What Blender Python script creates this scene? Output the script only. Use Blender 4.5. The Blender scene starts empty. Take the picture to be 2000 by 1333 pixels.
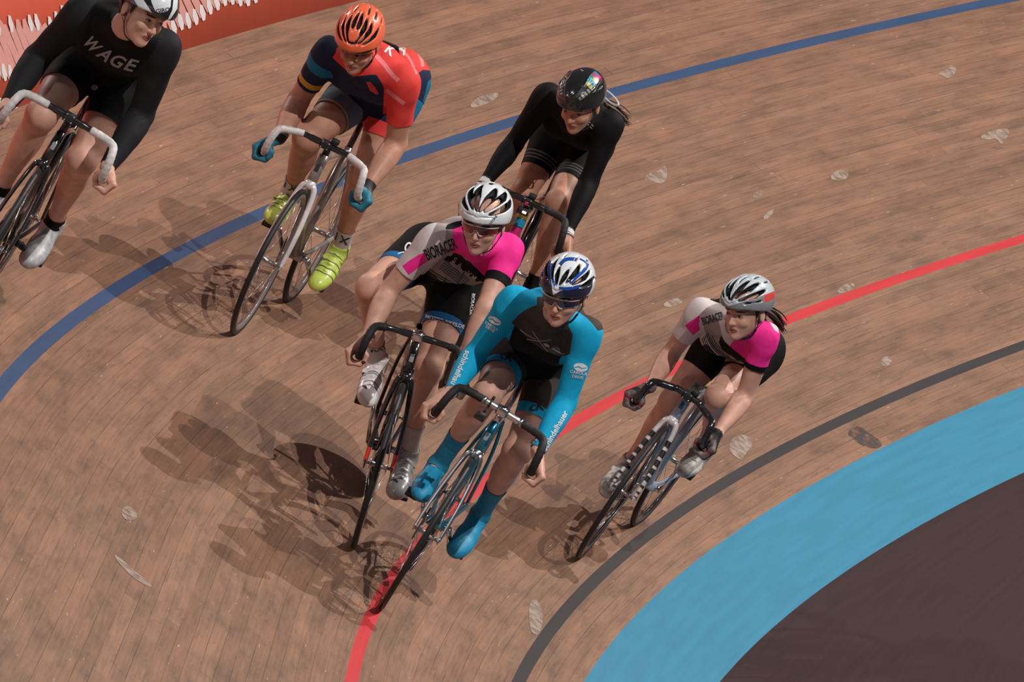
import bpy, math
import numpy as np
from mathutils import Matrix, Vector
from mathutils.bvhtree import BVHTree
rng = np.random.default_rng(7)
SC = bpy.context.scene
COL = SC.collection
CAM={'C': [18.14617, 25.27107, 4.95712], 'R': [[-0.994464, -0.065602, -0.08209], [-0.072298, -0.139769, 0.987541], [-0.076258, 0.988009, 0.134252]], 'f': 13326.349786108392, 'Rad': 20.183059577767168, 'bank': 0.693034295715759, 'db': 2.4667056843946877, 'daz': -0.4397061143020807, 'dban': 3.4374507335432605, 'd0': 0.005246306840818576, 'dk': 0.2299385281712723, 'dr': 0.8517309931684802}
RID={'blue': {'E': [[-0.85149, -0.09261, 0.51612], [0.5241, -0.11881, 0.84333], [-0.01678, 0.98859, 0.14971]], 'O': [20.82364, -0.03572, 0.53199], 'M': [[0.813889, 0.024569, -0.580501], [-0.031023, 0.999518, -0.001192], [0.580192, 0.01898, 0.814259]], 'bar': [0.01658, 0.19155, 0.03061, -0.00272], 'J': {'hipR': [0.0892, -0.7059, 1.0255], 'hipL': [-0.0841, -0.7092, 1.0562], 'shR': [0.1842, -0.2937, 1.2267], 'shL': [-0.1152, -0.2935, 1.2716], 'elR': [0.2044, -0.3797, 0.9602], 'elL': [-0.1835, -0.3126, 0.9939], 'wrR': [0.2049, -0.1735, 0.815], 'wrL': [-0.1911, -0.1566, 0.8], 'knR': [0.0852, -0.3319, 0.8554], 'knL': [-0.123, -0.5145, 0.6997], 'anR': [0.1081, -0.5142, 0.491], 'anL': [-0.1271, -0.7597, 0.3684], 'toR': [0.125, -0.3803, 0.4033], 'toL': [-0.1212, -0.6701, 0.2328], 'neck': [0.0364, -0.2096, 1.2623]}, 'crank': 1.0931, 'foot': [0.211, 0.488], 's': 1.0, 'H': [0.0304, -0.0959, 1.3795], 'HR': [[0.93902, 0.0743, 0.33575], [-0.18016, 0.93795, 0.29629], [-0.2929, -0.33871, 0.89414]]}, 'pink': {'E': [[-0.95468, -0.03528, 0.29553], [0.29694, -0.18057, 0.93767], [0.02028, 0.98293, 0.18286]], 'O': [20.9793, -0.67818, 0.67034], 'M': [[0.927438, -0.037516, -0.372092], [0.056336, 0.997617, 0.039834], [0.369711, -0.057906, 0.927341]], 'bar': [-0.02532, 0.17376, 0.00686, -0.00114], 'J': {'hipR': [0.0819, -0.7442, 1.0354], 'hipL': [-0.0863, -0.7552, 0.9845], 'shR': [0.0504, -0.2992, 1.1986], 'shL': [-0.2371, -0.3894, 1.2296], 'elR': [0.1649, -0.3268, 0.9317], 'elL': [-0.2163, -0.2132, 1.0069], 'wrR': [0.1876, -0.1412, 0.7707], 'wrL': [-0.2019, -0.1524, 0.7656], 'knR': [0.2308, -0.383, 0.9158], 'knL': [-0.0818, -0.5087, 0.6572], 'anR': [0.1174, -0.6177, 0.5973], 'anL': [-0.1093, -0.6515, 0.2718], 'toR': [0.1228, -0.5022, 0.4868], 'toL': [-0.1183, -0.5445, 0.1515], 'neck': [-0.1174, -0.2633, 1.2245]}, 'crank': 0.1236, 'foot': [0.347, 0.39], 's': 1.0, 'H': [-0.1074, -0.1524, 1.3401], 'HR': [[0.97009, 0.19752, 0.14109], [-0.22095, 0.9592, 0.17639], [-0.10049, -0.20229, 0.97416]]}, 'orange': {'E': [[-0.88762, -0.21357, 0.40807], [0.43586, -0.10316, 0.89408], [-0.14885, 0.97147, 0.18465]], 'O': [21.59206, -2.49453, 1.28937], 'M': [[0.866024, 0.120796, -0.485191], [-0.107866, 0.992665, 0.054608], [0.488229, 0.005043, 0.872701]], 'bar': [0.01395, 0.19439, 0.02382, 0.00415], 'J': {'hipR': [0.0449, -0.6501, 1.0354], 'hipL': [-0.1067, -0.6747, 1.1355], 'shR': [0.1671, -0.2152, 1.1951], 'shL': [-0.1724, -0.2036, 1.2284], 'elR': [0.2213, -0.3426, 0.9303], 'elL': [-0.2322, -0.3048, 0.9549], 'wrR': [0.1956, -0.1306, 0.7952], 'wrL': [-0.2212, -0.1353, 0.7671], 'knR': [0.109, -0.2785, 0.8147], 'knL': [-0.1317, -0.5413, 0.7227], 'anR': [0.1228, -0.5539, 0.513], 'anL': [-0.1371, -0.747, 0.3545], 'toR': [0.1274, -0.4175, 0.4016], 'toL': [-0.1464, -0.6646, 0.2007], 'neck': [-0.0025, -0.1556, 1.1961]}, 'crank': 0.9309, 'foot': [0.142, 0.508], 's': 1.03, 'H': [0.0456, -0.0498, 1.315], 'HR': [[0.97258, -0.109, 0.20543], [0.00166, 0.88657, 0.46259], [-0.23255, -0.44956, 0.86245]]}, 'far': {'E': [[-0.90523, -0.19675, 0.37663], [0.40753, -0.15101, 0.90062], [-0.12032, 0.96876, 0.21688]], 'O': [20.85532, -3.79647, 0.8429], 'M': [[0.881581, 0.137237, -0.451643], [-0.105906, 0.989916, 0.094076], [0.459999, -0.035104, 0.887225]], 'bar': [0.06372, 0.18857, 0.01837, -0.00065], 'J': {'hipR': [0.0764, -0.7688, 1.1028], 'hipL': [-0.082, -0.7444, 1.0347], 'shR': [0.1247, -0.3389, 1.2642], 'shL': [-0.1769, -0.3551, 1.2637], 'elR': [0.1828, -0.3729, 0.9983], 'elL': [-0.1908, -0.3214, 0.993], 'wrR': [0.2065, -0.1802, 0.8447], 'wrL': [-0.2063, -0.1686, 0.801], 'knR': [0.0817, -0.5457, 0.7767], 'knL': [-0.0922, -0.3947, 0.8407], 'anR': [0.1289, -0.7528, 0.4298], 'anL': [-0.1294, -0.4464, 0.4397], 'toR': [0.1318, -0.6852, 0.2855], 'toL': [-0.1319, -0.3576, 0.3071], 'neck': [-0.0297, -0.2807, 1.2193]}, 'crank': 4.6664, 'foot': [0.613, 0.492], 's': 0.98, 'H': [-0.0436, -0.1714, 1.327], 'HR': [[0.96266, 0.09829, 0.25225], [-0.19053, 0.90791, 0.37336], [-0.19232, -0.40748, 0.89273]]}, 'rose': {'E': [[-0.82249, -0.22346, 0.52304], [0.55434, -0.10909, 0.82511], [-0.12732, 0.96859, 0.2136]], 'O': [20.25957, -2.75991, 0.21894], 'M': [[0.789636, 0.18098, -0.586277], [-0.168689, 0.982723, 0.076158], [0.589931, 0.038761, 0.806523]], 'bar': [0.06874, 0.14567, -0.03008, 0.00321], 'J': {'hipR': [0.0762, -0.7035, 1.0143], 'hipL': [-0.092, -0.6806, 0.9828], 'shR': [0.1626, -0.2653, 1.101], 'shL': [-0.1237, -0.265, 1.1679], 'elR': [0.1876, -0.3651, 0.8459], 'elL': [-0.1822, -0.3104, 0.8922], 'wrR': [0.1556, -0.1495, 0.7385], 'wrL': [-0.1891, -0.1279, 0.7412], 'knR': [0.0991, -0.5647, 0.6403], 'knL': [-0.0893, -0.3087, 0.8287], 'anR': [0.1343, -0.7179, 0.273], 'anL': [-0.1236, -0.5898, 0.5573], 'toR': [0.1232, -0.596, 0.1786], 'toL': [-0.1281, -0.4627, 0.4596], 'neck': [0.0169, -0.1832, 1.1239]}, 'crank': 3.5869, 'foot': [0.28, 0.214], 's': 0.97, 'H': [-0.021, -0.0812, 1.2492], 'HR': [[0.86378, 0.25472, 0.43474], [-0.36023, 0.91546, 0.17936], [-0.3523, -0.31153, 0.88252]]}, 'left': {'E': [[-0.863, -0.11625, 0.49165], [0.5023, -0.09312, 0.85967], [-0.05415, 0.98885, 0.13875]], 'O': [22.31284, 0.28371, 1.77018], 'M': [[0.825493, -0.012329, -0.564278], [0.009997, 0.999924, -0.007222], [0.564324, 0.00032, 0.825553]], 'bar': [0.03515, 0.19834, 0.03874, -0.00293], 'J': {'hipR': [0.0907, -0.6761, 1.0303], 'hipL': [-0.0894, -0.699, 1.0728], 'shR': [0.1552, -0.2264, 1.2303], 'shL': [-0.1703, -0.2492, 1.2691], 'elR': [0.2295, -0.3598, 0.9722], 'elL': [-0.2183, -0.3335, 0.9874], 'wrR': [0.2252, -0.163, 0.7923], 'wrL': [-0.2123, -0.1689, 0.7758], 'knR': [0.1047, -0.3055, 0.7997], 'knL': [-0.1003, -0.4743, 0.7034], 'anR': [0.1168, -0.5164, 0.4237], 'anL': [-0.1126, -0.7723, 0.3847], 'toR': [0.1319, -0.3637, 0.3505], 'toL': [-0.1199, -0.6741, 0.2472], 'neck': [-0.0115, -0.1569, 1.2664]}, 'crank': 1.332, 'foot': [0.092, 0.5], 's': 1.06, 'H': [-0.0495, -0.0175, 1.3738], 'HR': [[0.7033, -0.71079, 0.01256], [0.70448, 0.69921, 0.12175], [-0.09532, -0.07678, 0.99248]]}}

A = lambda *v: np.array(v, float)
# ------------------------------------------------------------------ camera
cd = bpy.data.cameras.new('camera'); cam = bpy.data.objects.new('camera', cd); COL.objects.link(cam)
CR_ = np.array(CAM['R']); m4 = np.eye(4); m4[:3, :3] = CR_; m4[:3, 3] = CAM['C']
cam.matrix_world = Matrix(m4.tolist()); cd.sensor_width = 36.0; cd.lens = CAM['f'] * 36 / 2000; cd.clip_end = 400
SC.camera = cam
SC.view_settings.view_transform = 'Standard'; SC.view_settings.look = 'None'; SC.view_settings.gamma = 1
SC.view_settings.use_curve_mapping = False; SC.view_settings.exposure = 0.2
# ------------------------------------------------------------------ world (dim hall bounce)
w = bpy.data.worlds.new('hall'); SC.world = w; w.use_nodes = True
w.node_tree.nodes['Background'].inputs[0].default_value = (0.78, 0.85, 1.0, 1); w.node_tree.nodes['Background'].inputs[1].default_value = 0.065
# ------------------------------------------------------------------ lamps of the hall, then two added fill lamps
def lamp(name, tgt, d, dist, power, size, col):
    l = bpy.data.lights.new(name, 'AREA'); l.shape = 'DISK'; l.size = size; l.energy = power; l.color = col
    o = bpy.data.objects.new(name, l); COL.objects.link(o)
    d = np.array(d, float); d /= np.linalg.norm(d); p = np.array(tgt) + d * dist
    o.location = p; o.rotation_euler = Vector(d).to_track_quat('Z', 'Y').to_euler()
    return o
CEN = A(20.3, -2.0, 1.2)
WARM = (1.0, 0.93, 0.86); NEUT = (1.0, 0.97, 0.93)
lamp('hall_or_fill_lamp', CEN, (-.72, -.48, .50), 22, 2300, .14, WARM)
lamp('hall_or_fill_lamp', CEN, (-.80, -.05, .60), 21, 1350, .14, WARM)
lamp('hall_or_fill_lamp', CEN, (-.54, .62, .56), 22, 2500, .18, NEUT)
lamp('hall_or_fill_lamp', CEN, (.30, .62, .75), 20, 260, 1.2, NEUT)  # added soft fill from the left front, lifts the shaded sides
lamp('hall_or_fill_lamp', CEN, (.45, -.60, .66), 20, 520, .8, WARM)  # second added fill, from behind on the outer side
# ------------------------------------------------------------------ helpers
def link(o, parent=None):
    COL.objects.link(o)
    if parent is not None: o.parent = parent
    return o
def tag(o, label=None, cat=None, group=None, kind=None):
    if label: o['label'] = label
    if cat: o['category'] = cat
    if group: o['group'] = group
    if kind: o['kind'] = kind
    return o
MATS = {}
def mat(name, col, rough=.5, metal=0., coat=0., var=.08, scale=40., bump=0., bscale=300., spec=.5, sheen=0., stretch=None):
    if name in MATS: return MATS[name]
    m = bpy.data.materials.new(name); m.use_nodes = True; nt = m.node_tree; N = nt.nodes; L = nt.links
    b = N['Principled BSDF']; b.inputs['Roughness'].default_value = rough; b.inputs['Metallic'].default_value = metal
    b.inputs['Coat Weight'].default_value = coat; b.inputs['Coat Roughness'].default_value = .08
    b.inputs['Specular IOR Level'].default_value = spec; b.inputs['Sheen Weight'].default_value = sheen
    tc = N.new('ShaderNodeTexCoord'); no = N.new('ShaderNodeTexNoise'); no.inputs['Scale'].default_value = scale; no.inputs['Detail'].default_value = 4
    L.new(tc.outputs['Object'], no.inputs['Vector'])
    rp = N.new('ShaderNodeMapRange'); rp.inputs['To Min'].default_value = 1 - var; rp.inputs['To Max'].default_value = 1 + var
    rp.inputs['From Min'].default_value = .3; rp.inputs['From Max'].default_value = .7
    L.new(no.outputs['Fac'], rp.inputs['Value'])
    mx = N.new('ShaderNodeMix'); mx.data_type = 'RGBA'; mx.blend_type = 'MULTIPLY'; mx.inputs['Factor'].default_value = 1
    mx.inputs['A'].default_value = (*col, 1); L.new(rp.outputs['Result'], mx.inputs['B']); L.new(mx.outputs['Result'], b.inputs['Base Color'])
    if bump:
        n2 = N.new('ShaderNodeTexNoise'); n2.inputs['Scale'].default_value = bscale; n2.inputs['Detail'].default_value = 5
        if stretch:
            mp = N.new('ShaderNodeMapping'); mp.inputs['Scale'].default_value = stretch; L.new(tc.outputs['Object'], mp.inputs['Vector']); L.new(mp.outputs['Vector'], n2.inputs['Vector'])
        else: L.new(tc.outputs['Object'], n2.inputs['Vector'])
        bm = N.new('ShaderNodeBump'); bm.inputs['Strength'].default_value = bump; bm.inputs['Distance'].default_value = .004
        L.new(n2.outputs['Fac'], bm.inputs['Height']); L.new(bm.outputs['Normal'], b.inputs['Normal'])
    MATS[name] = m; return m
def srgb(r, g, b):
    f = lambda c: (c / 255 / 12.92) if c <= 10 else ((c / 255 + .055) / 1.055) ** 2.4
    return (f(r), f(g), f(b))
def cloth(name, col, **k): return mat(name, col, rough=k.pop('rough', .72), var=.05, scale=60, bump=.22, bscale=k.pop('bscale', 34), sheen=.0, stretch=(1, 1, .45), spec=.18, **k)
def skin(name, col):
    m = mat(name, col, rough=.48, var=.13, scale=22, bump=.06, bscale=260, spec=.4)
    b = m.node_tree.nodes['Principled BSDF']; b.inputs['Subsurface Weight'].default_value = .12; b.inputs['Subsurface Radius'].default_value = (.012, .005, .003); b.inputs['Subsurface Scale'].default_value = 1.0
    return m
def mkmesh(name, V, F, mats, parent=None, smooth=True, midx=None):
    V = np.asarray(V, np.float32); me = bpy.data.meshes.new(name)
    if isinstance(F, np.ndarray):
        n, k = F.shape
        me.vertices.add(len(V)); me.vertices.foreach_set('co', V.ravel())
        me.loops.add(n * k); me.loops.foreach_set('vertex_index', F.astype(np.int32).ravel())
        me.polygons.add(n); me.polygons.foreach_set('loop_start', (np.arange(n) * k).astype(np.int32)); me.polygons.foreach_set('loop_total', np.full(n, k, np.int32))
        if midx is not None: me.polygons.foreach_set('material_index', np.asarray(midx, np.int32))
        me.update(calc_edges=True)
    else:
        me.from_pydata(V.tolist(), [], F)
        if midx is not None: me.polygons.foreach_set('material_index', np.asarray(midx, np.int32))
        me.update()
    if not isinstance(mats, (list, tuple)): mats = [mats]
    for m in mats: me.materials.append(m)
    if smooth: me.polygons.foreach_set('use_smooth', np.ones(len(me.polygons), bool))
    return link(bpy.data.objects.new(name, me), parent)
unit = lambda v: v / (np.linalg.norm(v) + 1e-12)
# ---- sweep: tubes, lathes, boxes collected in one mesh
class MB:
    def __init__(s): s.V = []; s.F = []; s.n = 0
    def add(s, V, F):
        V = np.asarray(V, float); s.V.append(V); s.F += [tuple(i + s.n for i in f) for f in F]; s.n += len(V); return s
    def tube(s, pts, r, n=14, flat=None, up=None, cap=True):
        P = np.asarray(pts, float); k = len(P); r = np.broadcast_to(np.asarray(r, float), (k,))
        T = np.gradient(P, axis=0); T /= np.linalg.norm(T, axis=1)[:, None] + 1e-12
        u = A(*up) if up is not None else (A(0, 0, 1) if abs(T[0][2]) < .9 else A(1, 0, 0))
        u = unit(u - T[0] * (u @ T[0])); V = []; fl = flat if flat is not None else (1, 1)
        for i in range(k):
            u = unit(u - T[i] * (u @ T[i])); v = np.cross(T[i], u)
            a = np.arange(n) * 2 * math.pi / n
            V.append(P[i] + r[i] * (np.cos(a)[:, None] * u * fl[0] + np.sin(a)[:, None] * v * fl[1]))
        F = [(i * n + j, i * n + (j + 1) % n, (i + 1) * n + (j + 1) % n, (i + 1) * n + j) for i in range(k - 1) for j in range(n)]
        if cap: F += [tuple(range(n))[::-1], tuple((k - 1) * n + j for j in range(n))]
        return s.add(np.concatenate(V), F)
    def lathe(s, prof, c, ax=(1, 0, 0), n=64, closed=False):
        ax = unit(A(*ax)); u = unit(np.cross(ax, A(.3, .2, .9))); v = np.cross(ax, u); V = []
        for (x, r) in prof:
            a = np.arange(n) * 2 * math.pi / n
            V.append(np.asarray(c) + x * ax + r * (np.cos(a)[:, None] * u + np.sin(a)[:, None] * v))
        k = len(prof); F = []
        for i in range(k if closed else k - 1):
            i2 = (i + 1) % k
            F += [(i * n + j, i * n + (j + 1) % n, i2 * n + (j + 1) % n, i2 * n + j) for j in range(n)]
        return s.add(np.concatenate(V), F)
    def box(s, c, ax, ay, az, bev=.15):
        # chamfered box: half extents as vectors
        c = np.asarray(c, float); X, Y, Z = (np.asarray(q, float) for q in (ax, ay, az)); V = []; 
        for sx in (-1, 1):
            for sy in (-1, 1):
                for sz in (-1, 1):
                    V += [c + sx * X * (1 - bev) + sy * Y + sz * Z * (1 - bev) * 1, c + sx * X + sy * Y * (1 - bev) + sz * Z * (1 - bev), c + sx * X * (1 - bev) + sy * Y * (1 - bev) + sz * Z]
        import bmesh
        bm = bmesh.new(); [bm.verts.new(tuple(q)) for q in V]; bmesh.ops.convex_hull(bm, input=bm.verts[:]); bm.verts.index_update()
        VV = [tuple(q.co) for q in bm.verts]; FF = [tuple(q.index for q in f.verts) for f in bm.faces]; bm.free()
        return s.add(VV, FF)
    def build(s, name, m, parent=None, smooth=True, xf=None, midx=None):
        V = np.concatenate(s.V)
        if xf is not None: V = xf(V)
        return mkmesh(name, V, s.F, m, parent, smooth, midx)
def sharp(o, ang=40):
    me = o.data; me.update()
    try: me.set_sharp_from_angle(angle=math.radians(ang))
    except Exception: pass
    return o
def smoothpath(pts, it=3):
    P = np.asarray(pts, float)
    for _ in range(it):
        Q = [P[0]]
        for i in range(len(P) - 1): Q += [.75 * P[i] + .25 * P[i + 1], .25 * P[i] + .75 * P[i + 1]]
        Q.append(P[-1]); P = np.array(Q)
    return P
# ------------------------------------------------------------------ implicit surfaces
class SDF:
    def __init__(s, lo, hi, h):
        s.o = np.asarray(lo, float); s.h = h; s.n = np.ceil((np.asarray(hi) - s.o) / h).astype(int) + 1
        s.F = np.full(s.n, .04, np.float32)
    def region(s, lo, hi, m):
        a = np.maximum(np.floor((np.asarray(lo) - m - s.o) / s.h).astype(int), 0); b = np.minimum(np.ceil((np.asarray(hi) + m - s.o) / s.h).astype(int) + 1, s.n)
        if np.any(b <= a): return None
        ax = [np.arange(a[i], b[i], dtype=np.float32) * s.h + s.o[i] for i in range(3)]
        return (slice(a[0], b[0]), slice(a[1], b[1]), slice(a[2], b[2])), ax[0][:, None, None], ax[1][None, :, None], ax[2][None, None, :]
    def put(s, lo, hi, fn, k=.02, op='u'):
        R = s.region(lo, hi, .045)
        if R is None: return
        sl, x, y, z = R; d = fn(x, y, z).astype(np.float32); f = s.F[sl]
        if op == 'u':
            hh = np.maximum(k - np.abs(f - d), 0) / max(k, 1e-6); s.F[sl] = np.minimum(f, d) - hh * hh * k * .25
        else:
            d = -d; hh = np.maximum(k - np.abs(f - d), 0) / max(k, 1e-6); s.F[sl] = np.maximum(f, d) + hh * hh * k * .25
    def cap(s, a, b, r, k=.02, op='u'):
        a = np.asarray(a, float); b = np.asarray(b, float); r = np.atleast_1d(r).astype(float); rm = r.max(); ab = b - a; L2 = ab @ ab + 1e-12; ts = np.linspace(0, 1, len(r)) if len(r) > 1 else None
        def fn(x, y, z):
            t = np.clip(((x - a[0]) * ab[0] + (y - a[1]) * ab[1] + (z - a[2]) * ab[2]) / L2, 0, 1)
            d = np.sqrt((x - a[0] - t * ab[0]) ** 2 + (y - a[1] - t * ab[1]) ** 2 + (z - a[2] - t * ab[2]) ** 2)
            return d - (np.interp(t, ts, r) if ts is not None else r[0])
        s.put(np.minimum(a, b) - rm, np.maximum(a, b) + rm, fn, k, op)
    def ell(s, c, r, M=None, k=.02, op='u'):
        c = np.asarray(c, float); r = np.asarray(r, float); M = np.eye(3) if M is None else np.asarray(M)
        e = np.sqrt(((M * r) ** 2).sum(1))
        def fn(x, y, z):
            x = x - c[0]; y = y - c[1]; z = z - c[2]
            q = [x * M[0, i] + y * M[1, i] + z * M[2, i] for i in range(3)]
            k0 = np.sqrt(sum((q[i] / r[i]) ** 2 for i in range(3))); k1 = np.sqrt(sum((q[i] / r[i] ** 2) ** 2 for i in range(3)))
            return k0 * (k0 - 1) / (k1 + 1e-6)
        s.put(c - e, c + e, fn, k, op)
    def half(s, p, n, lo, hi, k=.01):  # remove the side n points to
        p = np.asarray(p); n = unit(np.asarray(n, float))
        s.put(lo, hi, lambda x, y, z: -((x - p[0]) * n[0] + (y - p[1]) * n[1] + (z - p[2]) * n[2]), k, 's')
    def mesh(s, smooth=2):
        F = s.F; S = F < 0
        cs = S[:-1, :-1, :-1].astype(np.int8)
        tot = np.zeros(np.array(F.shape) - 1, np.int8); nx, ny, nz = tot.shape
        for i in (0, 1):
            for j in (0, 1):
                for k in (0, 1): tot += S[i:i + nx, j:j + ny, k:k + nz]
        I = np.argwhere((tot > 0) & (tot < 8)); idm = np.full(tot.shape, -1, np.int32); idm[I[:, 0], I[:, 1], I[:, 2]] = np.arange(len(I))
        acc = np.zeros((len(I), 3)); cnt = np.zeros(len(I))
        cor = [(i, j, k) for i in (0, 1) for j in (0, 1) for k in (0, 1)]
        for a in cor:
            for ax in range(3):
                if a[ax]: continue
                b = list(a); b[ax] = 1
                va = F[I[:, 0] + a[0], I[:, 1] + a[1], I[:, 2] + a[2]]; vb = F[I[:, 0] + b[0], I[:, 1] + b[1], I[:, 2] + b[2]]
                m = (va < 0) != (vb < 0); t = np.where(m, va / np.where(m, va - vb, 1), 0)
                p = np.tile(np.array(a, float), (len(I), 1)); p[:, ax] = t; acc[m] += p[m]; cnt[m] += 1
        V = (I + acc / np.maximum(cnt, 1)[:, None]) * s.h + s.o; Q = []
        for ax in range(3):
            u, v = (ax + 1) % 3, (ax + 2) % 3
            sa = [slice(None)] * 3; sb = [slice(None)] * 3; sa[ax] = slice(0, -1); sb[ax] = slice(1, None)
            d = S[tuple(sa)] != S[tuple(sb)]; E = np.argwhere(d); E = E[(E[:, u] > 0) & (E[:, v] > 0) & (E[:, u] < F.shape[u] - 1) & (E[:, v] < F.shape[v] - 1)]
            ins = S[E[:, 0], E[:, 1], E[:, 2]]
            def cid(du, dv):
                e = E.copy(); e[:, u] += du; e[:, v] += dv; return idm[e[:, 0], e[:, 1], e[:, 2]]
            q = np.stack([cid(-1, -1), cid(0, -1), cid(0, 0), cid(-1, 0)], 1); q[~ins] = q[~ins][:, ::-1]; Q.append(q)
        Q = np.concatenate(Q); Q = Q[(Q >= 0).all(1)]
        for _ in range(smooth): V = relax(V, Q, .5)
        return V, Q
def relax(V, Q, lam):
    k = Q.shape[1]; a = Q.ravel(); b = np.roll(Q, -1, 1).ravel(); n = len(V)
    ii = np.r_[a, b]; jj = np.r_[b, a]; c = np.bincount(ii, minlength=n)
    S = np.stack([np.bincount(ii, V[jj, d], n) for d in range(3)], 1) / np.maximum(c, 1)[:, None]
    return V + lam * (S - V) * (c > 0)[:, None]
def tri(Q): return np.concatenate([Q[:, [0, 1, 2]], Q[:, [0, 2, 3]]])
def vnorm(V, T):
    n = np.cross(V[T[:, 1]] - V[T[:, 0]], V[T[:, 2]] - V[T[:, 0]]); N = np.zeros_like(V)
    for i in range(3):
        for d in range(3): N[:, d] += np.bincount(T[:, i], n[:, d], len(V))
    return N / (np.linalg.norm(N, axis=1)[:, None] + 1e-12)
class Surf:  # triangle surface with per-vertex data and per-face material
    def __init__(s, V, T, D, m=None): s.V, s.T, s.D = V, T, D; s.m = np.zeros(len(T), int) if m is None else m
    def split(s, f):
        f = np.where(np.abs(f) < 1e-7, 1e-7, f); P = f > 0; T = s.T; c = P[T].sum(1)
        keep = (c == 0) | (c == 3); mix = np.where(~keep)[0]
        if len(mix) == 0: return c == 3
        newT = []; newm = []; side = []; t = T[mix]; one = c[mix] == 1
        lone = np.where(one[:, None], P[t], ~P[t]).argmax(1); t = np.stack([t[np.arange(len(t)), (lone + i) % 3] for i in range(3)], 1)
        E = np.concatenate([t[:, [0, 1]], t[:, [0, 2]]]); Es = np.sort(E, 1); key = Es[:, 0].astype(np.int64) * (len(s.V) + 1) + Es[:, 1]
        uq, ix, inv = np.unique(key, return_index=True, return_inverse=True); a = Es[ix, 0]; b = Es[ix, 1]; w = f[a] / (f[a] - f[b]); w = np.clip(w, .001, .999)
        base = len(s.V); s.V = np.concatenate([s.V, s.V[a] * (1 - w)[:, None] + s.V[b] * w[:, None]])
        for kx, v in s.D.items():
            if v.dtype.kind == 'i': s.D[kx] = np.concatenate([v, v[a]])
            else:
                ww = w if v.ndim == 1 else w[:, None]; s.D[kx] = np.concatenate([v, v[a] * (1 - ww) + v[b] * ww])
        n = len(t); p = base + inv[:n]; q = base + inv[n:]
        T1 = np.stack([t[:, 0], p, q], 1); T2 = np.stack([p, t[:, 1], t[:, 2]], 1); T3 = np.stack([p, t[:, 2], q], 1); sm = s.m[mix]
        s.T = np.concatenate([T[keep], T1, T2, T3]); s.m = np.concatenate([s.m[keep], sm, sm, sm])
        return np.concatenate([c[keep] == 3, one, ~one, ~one])
    def paint(s, fn, idx, only=None):
        sd = s.split(fn(s)); m = sd if only is None else sd & np.isin(s.m, only); s.m[m] = idx; return s
    def clip(s, fn):
        sd = s.split(fn(s)); s.T = s.T[sd]; s.m = s.m[sd]; return s
    def copy(s): return Surf(s.V.copy(), s.T.copy(), {k: v.copy() for k, v in s.D.items()}, s.m.copy())
    def compact(s):
        u, inv = np.unique(s.T, return_inverse=True); s.T = inv.reshape(-1, 3); s.V = s.V[u]; s.D = {k: v[u] for k, v in s.D.items()}; return s
    def obj(s, name, mats, parent, thick=0.):
        s.compact(); o = mkmesh(name, s.V, s.T, mats, parent, True, s.m)
        if thick:
            md = o.modifiers.new('thick', 'SOLIDIFY'); md.thickness = thick; md.offset = -1
        return o
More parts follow.
